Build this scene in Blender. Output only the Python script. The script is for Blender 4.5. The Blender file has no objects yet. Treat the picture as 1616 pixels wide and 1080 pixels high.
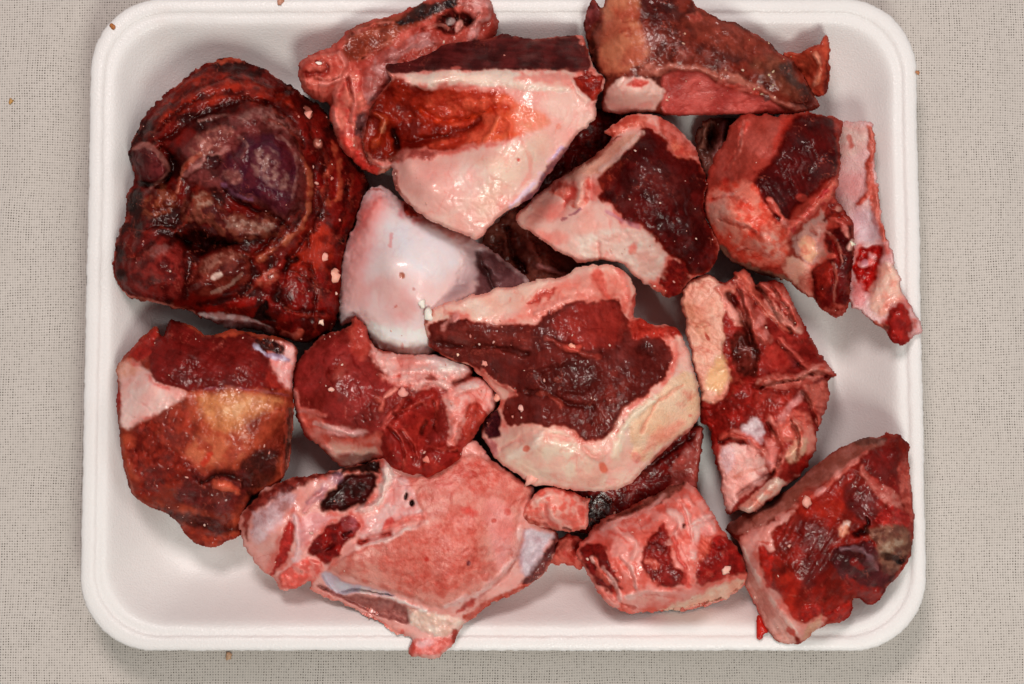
import bpy, math, random
import numpy as np

# ------------------------------------------------------------------ camera, light, exposure
SC = bpy.context.scene
COL = SC.collection
U = 0.0002                       # metres per photo pixel on the tray floor
DIST = 0.52
TILT = math.radians(4.5)
W_PX, H_PX = 1616.0, 1080.0
cam_d = bpy.data.cameras.new("camera")
cam = bpy.data.objects.new("camera", cam_d); COL.objects.link(cam)
cam.location = (0, -DIST*math.sin(TILT), DIST*math.cos(TILT))
cam.rotation_euler = (TILT, 0, 0)
cam_d.sensor_width = 36; cam_d.lens = 36*DIST/(W_PX*U)
cam_d.clip_start = 0.01; cam_d.clip_end = 50
SC.camera = cam

world = bpy.data.worlds.new("World"); SC.world = world
world.use_nodes = True
bgn = world.node_tree.nodes["Background"]
bgn.inputs[0].default_value = (0.95, 0.92, 0.92, 1); bgn.inputs[1].default_value = 0.20

def area(name, loc, size, power, color, target=(0, 0, 0)):
    d = bpy.data.lights.new(name, 'AREA'); d.shape = 'DISK'; d.size = size; d.energy = power; d.color = color
    o = bpy.data.objects.new(name, d); COL.objects.link(o); o.location = loc
    v = [target[i]-loc[i] for i in range(3)]
    import mathutils
    o.rotation_euler = mathutils.Vector(v).to_track_quat('-Z', 'Y').to_euler()
    return o
area("ceiling_lamp", (-0.10, 0.38, 0.76), 0.20, 3.6, (1.0, 0.90, 0.88))
area("ceiling_lamp", (0.12, -0.42, 0.70), 0.19, 3.1, (0.97, 1.0, 0.93))
area("fill_light", (0.45, 0.08, 0.90), 0.35, 1.5, (1.0, 0.97, 0.95))  # added fill lamp that lightens the shadows, not a real source here
SC.view_settings.view_transform = 'Standard'; SC.view_settings.look = 'None'
SC.view_settings.exposure = 0.0; SC.view_settings.gamma = 1.0

# ------------------------------------------------------------------ picture <-> place
CT, ST = math.cos(TILT), math.sin(TILT)
def place(px, py, h):
    """photo pixel + height above the tray floor (pixel units) -> world metres"""
    px = np.asarray(px, float); py = np.asarray(py, float); z = np.asarray(h, float)*U
    a = (px-W_PX/2)*U/DIST; b = -(py-H_PX/2)*U/DIST
    dx = a; dy = b*CT + ST; dz = b*ST - CT
    cz = DIST*CT; cy = -DIST*ST
    t = (z-cz)/dz
    return np.stack([t*dx, cy+t*dy, np.broadcast_to(z, np.shape(t))], -1)

# ------------------------------------------------------------------ noise
_rng = np.random.RandomState(7)
_LAT = _rng.rand(256, 256).astype(np.float32)
def vnoise(x, y, s=0):
    x = x+s*37.13+1000; y = y+s*91.7+1000
    xi = np.floor(x).astype(int); yi = np.floor(y).astype(int)
    fx = x-xi; fy = y-yi
    fx = fx*fx*fx*(fx*(fx*6-15)+10); fy = fy*fy*fy*(fy*(fy*6-15)+10)
    a = _LAT[xi & 255, yi & 255]; b = _LAT[(xi+1) & 255, yi & 255]
    c = _LAT[xi & 255, (yi+1) & 255]; d = _LAT[(xi+1) & 255, (yi+1) & 255]
    return (a*(1-fx)+b*fx)*(1-fy)+(c*(1-fx)+d*fx)*fy
def fbm(x, y, scale, s=0, o=3, g=0.5):
    v = 0; a = 1; t = 0; f = 1/scale
    for k in range(o):
        v = v+a*vnoise(x*f*(0.8+0.0)+y*f*0.6, -x*f*0.6+y*f*0.8, s+k*5.3); t += a; a *= g; f *= 2.03
    return v/t*2-1                                     # about -1..1
def ss(a, b, x):
    t = np.clip((x-a)/(b-a+1e-9), 0, 1); return t*t*(3-2*t)

def chaikin(p, n=1, closed=True):
    p = np.asarray(p, float)
    for _ in range(n):
        if closed:
            q = np.roll(p, -1, 0); a = p*.78+q*.22; b = p*.22+q*.78
            p = np.stack([a, b], 1).reshape(-1, 2)
        else:
            a = p[:-1]*.75+p[1:]*.25; b = p[:-1]*.25+p[1:]*.75
            p = np.concatenate([p[:1], np.stack([a, b], 1).reshape(-1, 2), p[-1:]])
    return p
def seg_dist(X, Y, p, closed):
    q = np.roll(p, -1, 0) if closed else p[1:]
    p0 = p if closed else p[:-1]
    best = np.full(X.shape, 1e9)
    for (ax, ay), (bx, by) in zip(p0, q):
        dx, dy = bx-ax, by-ay; l = dx*dx+dy*dy+1e-9
        t = np.clip(((X-ax)*dx+(Y-ay)*dy)/l, 0, 1)
        d = (X-ax-t*dx)**2+(Y-ay-t*dy)**2
        best = np.minimum(best, d)
    return np.sqrt(best)
def inside(X, Y, p):
    r = np.zeros(X.shape, bool); q = np.roll(p, -1, 0)
    for (ax, ay), (bx, by) in zip(p, q):
        if ay == by: continue
        c = ((ay > Y) != (by > Y)) & (X < (bx-ax)*(Y-ay)/(by-ay)+ax)
        r ^= c
    return r
def sdist(X, Y, p):
    d = seg_dist(X, Y, p, True); return np.where(inside(X, Y, p), d, -d)

def lin(hexs):
    c = np.array([int(hexs[i:i+2], 16)/255 for i in (0, 2, 4)])
    return np.where(c < 0.04045, c/12.92, ((c+0.055)/1.055)**2.4)
ALB = 1.12
def pigment(c):
    # raw flesh: dark reds are deep and saturated, fat is a warm pink
    r = c[:, :1]; sat = (r-c.min(1, keepdims=True))/(r+1e-4); li = np.clip(c.mean(1, keepdims=True)*2.6, 0, 1)
    g = 1-0.46*np.clip(sat*1.3, 0, 1)*(1-li)-0.17*li*np.clip(sat*3-0.3, 0, 1); b = 1-0.60*np.clip(sat*1.3, 0, 1)*(1-li)-0.10*li*np.clip(sat*3-0.3, 0, 1)
    c = np.concatenate([r*(1+0.10*np.clip(sat*1.3, 0, 1)*(1-li)), c[:, 1:2]*g, c[:, 2:3]*b], 1)
    return np.clip(c*ALB, 0, 0.76)

# ------------------------------------------------------------------ materials
class NT:
    def __init__(self, name):
        self.m = bpy.data.materials.new(name); self.m.use_nodes = True
        self.t = self.m.node_tree; self.n = self.t.nodes; self.b = self.n["Principled BSDF"]
    def add(self, typ, **kw):
        o = self.n.new(typ)
        for k, v in kw.items():
            if k.startswith('i_'):
                key = k[2:]; key = int(key) if key.isdigit() else key.replace('_', ' ')
                if hasattr(v, 'is_output') or hasattr(v, 'links'): self.t.links.new(v, o.inputs[key])
                else: o.inputs[key].default_value = v
            else: setattr(o, k, v)
        return o
    def link(self, a, b): self.t.links.new(a, b)
    def math(self, op, a, b=None, clamp=False):
        o = self.n.new('ShaderNodeMath'); o.operation = op; o.use_clamp = clamp
        for i, v in enumerate((a, b)):
            if v is None: continue
            if hasattr(v, 'links'): self.link(v, o.inputs[i])
            else: o.inputs[i].default_value = v
        return o.outputs[0]

def flesh_material(name, rough=(0.25, 0.5), sss=0.1, bump=0.5, spec=0.5, fine=1700, coat=0.0, pits=0.0, vary=0.16, wet=0.042):
    t = NT(name); b = t.b
    at = t.add('ShaderNodeAttribute', attribute_name='col')
    tc = t.add('ShaderNodeTexCoord'); co = tc.outputs['Object']
    n1 = t.add('ShaderNodeTexNoise', i_Scale=fine, i_Detail=4.0, i_Roughness=0.65, i_Vector=co)
    n2 = t.add('ShaderNodeTexNoise', i_Scale=330.0, i_Detail=5.0, i_Roughness=0.6, i_Vector=co)
    # colour: small uneven pigment
    v = t.math('ADD', t.math('MULTIPLY', t.math('SUBTRACT', n1.outputs[0], 0.5), vary*2.2),
               t.math('MULTIPLY', t.math('SUBTRACT', n2.outputs[0], 0.5), vary*2.0))
    v = t.math('ADD', v, 1.0)
    mx = t.add('ShaderNodeVectorMath', operation='SCALE'); t.link(at.outputs['Color'], mx.inputs[0]); t.link(v, mx.inputs['Scale'])
    t.link(mx.outputs[0], b.inputs['Base Color'])
    rr = t.add('ShaderNodeMapRange', i_1=0.35, i_2=0.68, i_3=rough[0], i_4=rough[1]); t.link(n2.outputs[0], rr.inputs[0])
    t.link(rr.outputs[0], b.inputs['Roughness'])
    b.inputs['Specular IOR Level'].default_value = spec*0.5
    b.inputs['Subsurface Weight'].default_value = sss
    b.inputs['Subsurface Radius'].default_value = (1.0, 0.35, 0.2)
    b.inputs['Subsurface Scale'].default_value = 0.0022
    
    hgt = t.math('ADD', t.math('MULTIPLY', n1.outputs[0], 0.35), n2.outputs[0])
    if pits:
        vo = t.add('ShaderNodeTexVoronoi', i_Scale=1500.0, i_Vector=co)
        hgt = t.math('ADD', hgt, t.math('MULTIPLY', t.math('MINIMUM', vo.outputs['Distance'], 0.5), pits))
    bp = t.add('ShaderNodeBump', i_Strength=bump, i_Distance=0.0007); t.link(hgt, bp.inputs['Height'])
    t.link(bp.outputs[0], b.inputs['Normal'])
    # the wet film: an even thin gloss over the flesh
    b.inputs['Specular IOR Level'].default_value = 0.0
    g = t.add('ShaderNodeBsdfGlossy'); g.inputs['Color'].default_value = (1, 0.93, 0.9, 1); t.link(bp.outputs[0], g.inputs['Normal'])
    g.inputs['Roughness'].default_value = 0.13 if coat > 0 else 0.3
    g2 = t.add('ShaderNodeBsdfGlossy'); g2.inputs['Color'].default_value = (1, 0.9, 0.86, 1); t.link(bp.outputs[0], g2.inputs['Normal']); t.link(rr.outputs[0], g2.inputs['Roughness'])
    m1 = t.add('ShaderNodeMixShader', i_Fac=0.55); t.link(g.outputs[0], m1.inputs[1]); t.link(g2.outputs[0], m1.inputs[2])
    nf = t.add('ShaderNodeTexNoise', i_Scale=170.0, i_Detail=5.0, i_Vector=co)      # the film is broken, not even
    fr = t.add('ShaderNodeMapRange', i_1=0.46, i_2=0.66, i_3=wet*0.4, i_4=wet*2.0); t.link(nf.outputs[0], fr.inputs[0])
    m2 = t.add('ShaderNodeMixShader'); t.link(fr.outputs[0], m2.inputs[0]); t.link(b.outputs[0], m2.inputs[1]); t.link(m1.outputs[0], m2.inputs[2])
    out = [n for n in t.n if n.type == 'OUTPUT_MATERIAL'][0]; t.link(m2.outputs[0], out.inputs['Surface'])
    return t.m
MAT = {
 'muscle':    flesh_material('muscle_flesh', (0.20, 0.42), 0.04, 0.30, 0.45, vary=0.22, coat=0.35, wet=0.026),
 'fat':       flesh_material('fat_tissue', (0.25, 0.5), 0.2, 0.2, 0.45, vary=0.08, coat=0.2, wet=0.045),
 'bone':      flesh_material('cut_bone', (0.42, 0.65), 0.12, 0.5, 0.4, pits=0.5, vary=0.18),
 'membrane':  flesh_material('wet_membrane', (0.16, 0.36), 0.05, 0.35, 0.5, coat=0.3, vary=0.22, wet=0.032),
 'cartilage': flesh_material('smooth_cartilage', (0.28, 0.40), 0.25, 0.10, 0.5, fine=900, coat=0.15, vary=0.04, wet=0.05),
 'gristle':   flesh_material('gristle', (0.2, 0.42), 0.12, 0.4, 0.5, vary=0.18, coat=0.3, wet=0.035),
}
PARTMAT = {'muscle': 'muscle', 'lean_flap': 'muscle', 'fat': 'fat', 'fat_cap': 'fat', 'bone': 'bone', 'marrow_face': 'bone', 'saw_cut_side': 'bone',
 'membrane': 'membrane', 'cartilage': 'cartilage', 'gristle': 'gristle', 'tendon': 'gristle', 'dried_skin': 'membrane',
 'joint_knob': 'membrane', 'blood_pool': 'membrane', 'lean_edge': 'muscle', 'fat_knob': 'fat', 'bone_tip': 'bone', 'rib_of_fat': 'fat'}

# ------------------------------------------------------------------ chunk builder
STEP = 1.7
CHUNKS = []          # samplers for laying crumbs on top
class Spec:
    def __init__(self, name, label, cat, crop, outline, hp, part, c1, c2, r=22, edge=0.45, base=1, warp=1.0, sm=1, noise=1.0,
                 group='meaty bone pieces on the tray', mix=24, side=None, fib=None, seed=None):
        self.__dict__.update(locals()); self.L = []
        Spec.count = getattr(Spec, 'count', 0)+1
        if seed is None: self.seed = Spec.count*3.7
    def c(self, pts):
        ox, oy, s = self.crop; p = np.asarray(pts, float); q = p.copy(); q[:, 0] = ox+p[:, 0]/s; q[:, 1] = oy+p[:, 1]/s; return q
    # area of another tissue
    def A(self, part, c1, c2, pts, soft=2.5, h=0, hw=10, mix=20, warp=1.0, fib=None, a=1.0, rough=0, rim=None):
        self.L.append(('A', part, c1, c2, self.c(pts), soft, h, hw, mix, warp, fib, a, rough, rim)); return self
    # line: vein, ridge or groove
    def S(self, c1, w, pts, a=1.0, h=0, part=None, warp=1.0, c2=None):
        self.L.append(('S', part, c1, c2 or c1, self.c(pts), w, h, a, warp)); return self
    # bump or hollow at a point
    def B(self, x, y, r, h, ry=None, c1=None, a=0.7, ang=0):
        q = self.c([(x, y)])[0]; self.L.append(('B', q[0], q[1], r, ry or r, h, c1, a, math.radians(ang))); return self

def tray_under(P3):
    # height of the tray's inside (pixel units) below points given in metres
    x = np.abs(P3[..., 0]/U-tcx); y = np.abs(P3[..., 1]/U-tcy); R = 112.0
    qx = np.maximum(x-(hw_-R), 0); qy = np.maximum(y-(hh_-R), 0)
    corner = (x > hw_-R) & (y > hh_-R)
    ins = np.where(corner, R-np.sqrt(qx*qx+qy*qy), np.minimum(hw_-x, hh_-y))
    pr = np.array([q for q in prof if q[0] > 1 and q[1] < 94 and q[0] not in (30, 14, 6, 1.5)] ); pr = pr[np.argsort(pr[:, 0])]
    return np.where(ins < 0, 82.0, np.interp(ins, pr[:, 0], pr[:, 1]))
def tidy_parts(kc, jj, ii, FP):
    # islands of fewer than 45 faces join what surrounds them
    G = -np.ones(kc.shape, int); G[jj, ii] = FP
    seen = np.zeros(kc.shape, bool); h, w = G.shape
    for j0, i0 in zip(jj.tolist(), ii.tolist()):
        if seen[j0, i0]: continue
        k = G[j0, i0]; st = [(j0, i0)]; seen[j0, i0] = True; comp = []; near = {}
        while st:
            j, i = st.pop(); comp.append((j, i))
            for a, b in ((j+1, i), (j-1, i), (j, i+1), (j, i-1)):
                if 0 <= a < h and 0 <= b < w and G[a, b] >= 0:
                    if G[a, b] == k:
                        if not seen[a, b]: seen[a, b] = True; st.append((a, b))
                    else: near[G[a, b]] = near.get(G[a, b], 0)+1
        if len(comp) < 45 and near:
            t = max(near, key=near.get)
            for j, i in comp: G[j, i] = t
    return G[jj, ii]
def pieces(f, nv):
    lab = np.arange(nv)
    while True:
        m = lab[f].min(1); new_ = lab.copy()
        for c in range(f.shape[1]): np.minimum.at(new_, f[:, c], m)
        new_ = new_[new_]
        if (new_ == lab).all(): break
        lab = new_
    return lab[f[:, 0]]

def build(sp):
    out = chaikin(sp.c(sp.outline), sp.sm) if sp.sm else sp.c(sp.outline)
    sd0 = sp.seed
    x0, y0 = out.min(0)-8; x1, y1 = out.max(0)+8
    gx = np.arange(x0, x1, STEP); gy = np.arange(y0, y1, STEP)
    X, Y = np.meshgrid(gx, gy)
    def field(X, Y):
        wa = sp.warp
        Xw = X+wa*(4.2*fbm(X, Y, 26, sd0, 3)+2.6*fbm(X, Y, 7, sd0+2, 2)); Yw = Y+wa*(4.2*fbm(X, Y, 26, sd0+9, 3)+2.6*fbm(X, Y, 7, sd0+12, 2))
        return Xw, Yw, sdist(Xw, Yw, out)
    Xw, Yw, sd = field(X, Y)
    gyy, gxx = np.gradient(sd, STEP)
    gn = np.sqrt(gxx**2+gyy**2)+1e-6
    # height from control points (multiquadric)
    hp = np.asarray(sp.hp, float); P = sp.c(hp[:, :2]); hv = hp[:, 2]
    cc = 9.0
    def phi(dx, dy): return np.sqrt(dx*dx+dy*dy+cc*cc)
    n = len(P); M = np.zeros((n+1, n+1)); M[:n, :n] = phi(P[:, None, 0]-P[None, :, 0], P[:, None, 1]-P[None, :, 1]); M[:n, n] = 1; M[n, :n] = 1
    w = np.linalg.solve(M+1e-6*np.eye(n+1), np.append(hv, 0))
    def basef(X, Y):
        f = np.full(X.shape, w[n])
        for i in range(n): f = f+w[i]*phi(X-P[i, 0], Y-P[i, 1])
        return f
    Hh = np.clip(basef(X, Y), min(hv.min(), 30)*0.7, hv.max()*1.12+8)
    c1 = lin(sp.c1); c2 = lin(sp.c2)
    m = ss(-0.35, 0.35, fbm(X, Y, sp.mix, sd0+21, 4))[..., None]
    C = c1*(1-m)+c2*m
    PID = np.zeros(X.shape, int); parts = [sp.part]
    rough = np.full(X.shape, 1.0)
    def fibre(X, Y, ang, s):
        a = math.radians(ang); u = X*math.cos(a)+Y*math.sin(a); v = -X*math.sin(a)+Y*math.cos(a)
        v = v+3*fbm(X, Y, 40, s+3, 2)
        return (vnoise(u/38, v/4.2, s)+0.8*vnoise(u/22, v/2.1, s+4)+0.4*vnoise(u/10, v/9, s+6))/2.2*2-1
    def dofib(C, Hh, fib, al, s):
        f = fibre(X, Y, fib[0], s)
        C = C*(1+0.55*fib[1]*f*al)[..., None] if al.ndim == 2 else C
        return np.clip(C, 0, 1), Hh+2.2*fib[1]*f*al
    if sp.fib: C, Hh = dofib(C, Hh, sp.fib, np.ones(X.shape), sd0)
    for k, l in enumerate(sp.L):
        s = sd0+k*1.37
        if l[0] == 'A':
            _, part, a1, a2, pts, soft, h, hw, mix, wp, fib, a, rg, rim = l
            pts = chaikin(pts, 1)
            Xa = X+wp*(6*fbm(X, Y, 24, s, 3)+3.2*fbm(X, Y, 7, s+2, 2)); Ya = Y+wp*(6*fbm(X, Y, 24, s+7, 3)+3.2*fbm(X, Y, 7, s+8, 2))
            sf = soft*0.62+0.4; d = sdist(Xa, Ya, pts); al = ss(-sf, sf, d)*a
            if a1:
                m = ss(-0.35, 0.35, fbm(X, Y, mix, s+4, 4))[..., None]
                cl = lin(a1)*(1-m)+lin(a2)*m
                if rim: 
                    e = (1-ss(0, rim[1], d))[..., None]*0.8; cl = cl*(1-e)+lin(rim[0])*e
                C = C*(1-al[..., None])+cl*al[..., None]
            if part in ('muscle', 'lean_flap', 'blood_pool', 'dried_skin', 'lean_edge') and a1 and soft < 10:
                hal = 0.75*np.exp(-((d+3.5)/5.5)**2)*ss(0.25, 0.75, vnoise(X/15, Y/15, s+17))*np.clip(C.mean(-1)*2.2, 0, 1)
                C = C*(1-hal[..., None])+lin('b8483c')*hal[..., None]
            if h: Hh = Hh+h*ss(-hw*0.3, hw, d)
            if rg: Hh = Hh+al*rg*(fbm(X, Y, 9, s+6, 3))
            if fib is None and a1 and part in ('muscle', 'lean_flap', 'lean_edge'): fib = ((s*47) % 180, 0.42)
            if fib: C, Hh = dofib(C, Hh, fib, al, s)
            if part:
                if part not in parts: parts.append(part)
                PID = np.where(al > 0.5*a if a > .6 else False, parts.index(part), PID)
        elif l[0] == 'S':
            _, part, a1, a2, pts, wd, h, a, wp = l
            pts = chaikin(pts, 2, False)
            Xa = X+wp*(3*fbm(X, Y, 18, s, 3)+1.5*fbm(X, Y, 5, s+3, 2)); Ya = Y+wp*(3*fbm(X, Y, 18, s+7, 3)+1.5*fbm(X, Y, 5, s+5, 2))
            d = seg_dist(Xa, Ya, pts, False)
            wd = wd*(0.45+1.1*vnoise(X/13, Y/13, s+11)); a = a*np.clip(0.25+1.5*vnoise(X/16, Y/16, s+15), 0, 1)
            g = np.exp(-(d/wd)**2)*np.clip(0.4+1.2*vnoise(X/16, Y/16, s+15), 0, 1)
            if a1:
                al = ((1-ss(0.45*wd, 1.25*wd, d))*a)[..., None]
                m = ss(-0.4, 0.4, fbm(X, Y, 10, s+4, 3))[..., None]
                C = C*(1-al)+(lin(a1)*(1-m)+lin(a2)*m)*al
            Hh = Hh+h*g
            if part:
                if part not in parts: parts.append(part)
                PID = np.where(d < wd*0.85, parts.index(part), PID)
        else:
            _, bx, by, rx, ry, h, a1, a, ang = l
            ca, sa = math.cos(ang), math.sin(ang)
            Xa = X+2*fbm(X, Y, 12, s, 2)-bx; Ya = Y+2*fbm(X, Y, 12, s+3, 2)-by
            u = (Xa*ca+Ya*sa)/rx; v = (-Xa*sa+Ya*ca)/ry
            q = u*u+v*v
            Hh = Hh+h*np.exp(-q*1.2)
            if a1: al = (a*(1-ss(0.5, 1.4, q)))[..., None]; C = C*(1-al)+lin(a1)*al
    nz = sp.noise
    fray = np.exp(-(np.maximum(sd, 0)/3.4)**2)*ss(0.45, 0.7, vnoise(X/9, Y/9, sd0+83))*0.5*min(nz, 1)
    C = C*(1-fray[..., None])+lin('b86a5c')*fray[..., None]
    f1 = fbm(X, Y, 5.5, sd0+61, 2); f2 = fbm(X, Y, 14, sd0+63, 3)
    dk = 1-np.clip(C.mean(-1)*2.2, 0, 0.8); kz = min(nz, 1.3)
    C = np.clip(C*(1+kz*dk*(0.20*f1+0.14*f2))[..., None], 0, 1)
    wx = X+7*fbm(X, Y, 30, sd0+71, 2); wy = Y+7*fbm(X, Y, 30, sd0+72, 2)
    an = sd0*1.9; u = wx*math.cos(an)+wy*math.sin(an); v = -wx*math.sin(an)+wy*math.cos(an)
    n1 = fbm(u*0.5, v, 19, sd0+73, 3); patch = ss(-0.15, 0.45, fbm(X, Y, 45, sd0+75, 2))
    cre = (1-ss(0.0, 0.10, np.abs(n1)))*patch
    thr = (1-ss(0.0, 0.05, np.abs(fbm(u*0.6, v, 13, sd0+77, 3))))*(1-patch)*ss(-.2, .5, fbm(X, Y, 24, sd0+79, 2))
    C = C*(1-(kz*cre)[..., None]*(0.25+0.3*dk[..., None])*np.array([0.55, 1.0, 1.0]))  # crease shade painted into the colour, reddened like blood
    C = C+(lin('c87868')-C)*(0.30*kz*thr*dk)[..., None]
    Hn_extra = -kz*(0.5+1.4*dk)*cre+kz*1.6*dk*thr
    blood = (ss(-0.05, 0.7, fbm(X, Y, 30, sd0+67, 5))*np.clip((C.mean(-1)-0.12)*1.6, 0, 0.42))[..., None]*min(nz, 1.3)
    C = C*(1-blood)+C*np.array([0.85, 0.52, 0.48])*blood*1.0
    Hn = Hh+nz*(4.0*fbm(X, Y, 48, sd0+31, 2)+0.8*fbm(X, Y, 15, sd0+33, 3)+(0.35+0.7*dk)*fbm(X, Y, 6, sd0+35, 2)+0.35*dk*f1)
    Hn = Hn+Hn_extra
    rid = 1-np.abs(fbm(X, Y, 30, sd0+41, 3))*2.2
    Hn = Hn-nz*1.1*ss(0.55, 1.0, rid)
    EDG = sp.edge if sp.r > 25 else min(0.55+sp.edge*0.6, 0.93)
    e = np.clip(sd/(sp.r if sp.r > 25 else sp.r*0.6), 0, 1); pf = np.sqrt(np.clip(1-(1-e)**2, 0, 1))
    H = sp.base+(Hn-sp.base)*(EDG+(1-EDG)*pf)
    H = np.maximum(H, sp.base+1.0)
    H = np.maximum(H, tray_under(place(X, Y, H))+6)
    # keep vertices inside, pull the outer row on to the outline
    keep_v = sd > -STEP*1.5
    push = np.where(sd < 0, -sd/gn, 0)
    PX = X+push*gxx/gn; PY = Y+push*gyy/gn
    kc = keep_v[:-1, :-1] & keep_v[1:, :-1] & keep_v[1:, 1:] & keep_v[:-1, 1:]
    mid = (sd[:-1, :-1]+sd[1:, :-1]+sd[1:, 1:]+sd[:-1, 1:]) > 0
    kc &= mid
    idx = -np.ones(X.shape, int)
    use = np.zeros(X.shape, bool)
    use[:-1, :-1] |= kc; use[1:, :-1] |= kc; use[1:, 1:] |= kc; use[:-1, 1:] |= kc
    idx[use] = np.arange(use.sum())
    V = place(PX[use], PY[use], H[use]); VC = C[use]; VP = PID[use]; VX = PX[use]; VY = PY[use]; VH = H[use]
    jj, ii = np.nonzero(kc)
    F = np.stack([idx[jj, ii], idx[jj+1, ii], idx[jj+1, ii+1], idx[jj, ii+1]], 1)
    FP = np.sort(VP[F], 1)[:, 2]
    FP = tidy_parts(kc, jj, ii, FP)
    # boundary edges
    E = np.concatenate([F[:, [0, 1]], F[:, [1, 2]], F[:, [2, 3]], F[:, [3, 0]]])
    EFP = np.tile(FP, 4)
    key = E[:, 0].astype(np.int64)*10**7+E[:, 1]; rkey = E[:, 1].astype(np.int64)*10**7+E[:, 0]
    bd = ~np.isin(key, rkey); BE = E[bd]; BP = EFP[bd]
    bv = np.unique(BE); nb = len(bv); loc = -np.ones(len(V), int); loc[bv] = np.arange(nb)
    gxv = (gxx/gn)[use][bv]; gyv = (gyy/gn)[use][bv]
    side = lin(sp.side) if sp.side else None
    Vs = [V]; Cs = [VC]; Fs = [F]; FPs = [FP]; prev = bv; off = len(V)
    arc = VX[bv]+VY[bv]*0.9
    for fr, ins in ((0.88, 0.6), (0.7, 1.8), (0.52, 3.2), (0.34, 5), (0.17, 7), (0.0, 9)):
        lo = np.maximum(sp.base, tray_under(place(VX[bv], VY[bv], np.full(nb, 20.0)))+2.5)
        lo = np.minimum(lo, VH[bv]-2)
        hh = lo+(VH[bv]-lo)*fr
        jit = 3.0*fbm(VX[bv]+fr*60, VY[bv]+fr*90, 14, sd0+50, 3)*(1 if fr < 0.8 else 0.3)
        pv = place(VX[bv]+gxv*(ins+jit), VY[bv]+gyv*(ins+jit), hh)
        cv = VC[bv] if side is None else VC[bv]*0.3+side*0.7
        k1 = (0.75*ss(-0.3, 0.4, fbm(arc, hh+0*arc, 16, sd0+52, 3))*(1-fr))[:, None]
        cv = cv*(1-k1)+(lin('9c4a3e')*0.6+VC[bv].mean(0)*0.4)*k1
        cv = cv*(1+0.35*fbm(arc, hh+0*arc, 7, sd0+54, 2))[:, None]
        Vs.append(pv); Cs.append(cv)
        cur = np.arange(off, off+nb)
        a, b = BE[:, 0], BE[:, 1]
        Fs.append(np.stack([prev[loc[b]] if prev is not bv else b, prev[loc[a]] if prev is not bv else a, cur[loc[a]], cur[loc[b]]], 1)); FPs.append(BP)
        prev = cur; off += nb
    V = np.concatenate(Vs); VC = np.concatenate(Cs); F = np.concatenate(Fs); FP = np.concatenate(FPs)
    # closed underneath: fan to a middle point
    ctr = V[prev].mean(0); V = np.concatenate([V, ctr[None]]); VC = np.concatenate([VC, VC[-1:]])
    tri = np.stack([prev[loc[BE[:, 1]]], prev[loc[BE[:, 0]]], np.full(len(BE), len(V)-1)], 1)
    # winding: make top face up
    a = V[F[0, 1]]-V[F[0, 0]]; b = V[F[0, 2]]-V[F[0, 0]]
    if np.cross(a, b)[2] < 0: F = F[:, ::-1]; tri = tri[:, ::-1]
    # vertex normals over the whole chunk
    N = np.zeros_like(V)
    fn = np.cross(V[F[:, 2]]-V[F[:, 0]], V[F[:, 3]]-V[F[:, 1]])
    for k in range(4): np.add.at(N, F[:, k], fn)
    N[-1] = (0, 0, -1); N /= np.linalg.norm(N, axis=1)[:, None]+1e-12
    # origin at the thing's base
    org = np.array([V[:, 0].mean(), V[:, 1].mean(), sp.base*U])
    root = bpy.data.objects.new(sp.name, None); COL.objects.link(root); root.location = org; root.empty_display_size = 0.01
    root['label'] = sp.label; root['category'] = sp.cat
    if sp.group: root['group'] = sp.group
    counts = np.bincount(FP, minlength=len(parts)); big = int(counts.argmax())
    for pi, pn in enumerate(parts):
        fa = F[FP == pi]
        if len(fa) < 12:
            continue
        lb = pieces(fa, len(V)); keys, cnt = np.unique(lb, return_counts=True); mainkey = keys[cnt.argmax()]
        for kk in keys[np.argsort(-cnt)]:
          f = fa[lb == kk]
          if kk != mainkey and len(f) < 12: continue
          t3 = tri if (pi == big and kk == mainkey) else tri[:0]
          finish(f, t3, V, VC, N, org, pn, root)
    CHUNKS.append((x0, y0, np.where(sd > 0, H, -1)))
    return root
def finish(f, t3, V, VC, N, org, pn, root):
    u, inv = np.unique(np.concatenate([f.ravel(), t3.ravel()]), return_inverse=True)
    fq = inv[:f.size].reshape(-1, 4); ft = inv[f.size:].reshape(-1, 3)
    me = bpy.data.meshes.new(pn)
    me.vertices.add(len(u)); me.vertices.foreach_set('co', (V[u]-org).ravel())
    nl = fq.size+ft.size; me.loops.add(nl); me.loops.foreach_set('vertex_index', np.concatenate([fq.ravel(), ft.ravel()]))
    me.polygons.add(len(fq)+len(ft))
    ls = np.concatenate([np.arange(len(fq))*4, fq.size+np.arange(len(ft))*3])
    me.polygons.foreach_set('loop_start', ls)
    me.polygons.foreach_set('use_smooth', np.ones(len(ls), bool))
    me.update(calc_edges=True)
    ca = me.color_attributes.new('col', 'FLOAT_COLOR', 'POINT')
    cc4 = np.ones((len(u), 4)); cc4[:, :3] = pigment(VC[u])
    ca.data.foreach_set('color', cc4.ravel())
    me.normals_split_custom_set_from_vertices([tuple(q) for q in N[u]])
    me.materials.append(MAT[PARTMAT[pn]])
    o = bpy.data.objects.new(pn, me); COL.objects.link(o); o.parent = root
def top_at(px, py):
    best = None
    for x0, y0, H in CHUNKS:
        i = int(round((px-x0)/STEP)); j = int(round((py-y0)/STEP))
        if 0 <= j < H.shape[0] and 0 <= i < H.shape[1] and H[j, i] > 0: best = max(best or 0, H[j, i])
    return best


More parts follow.
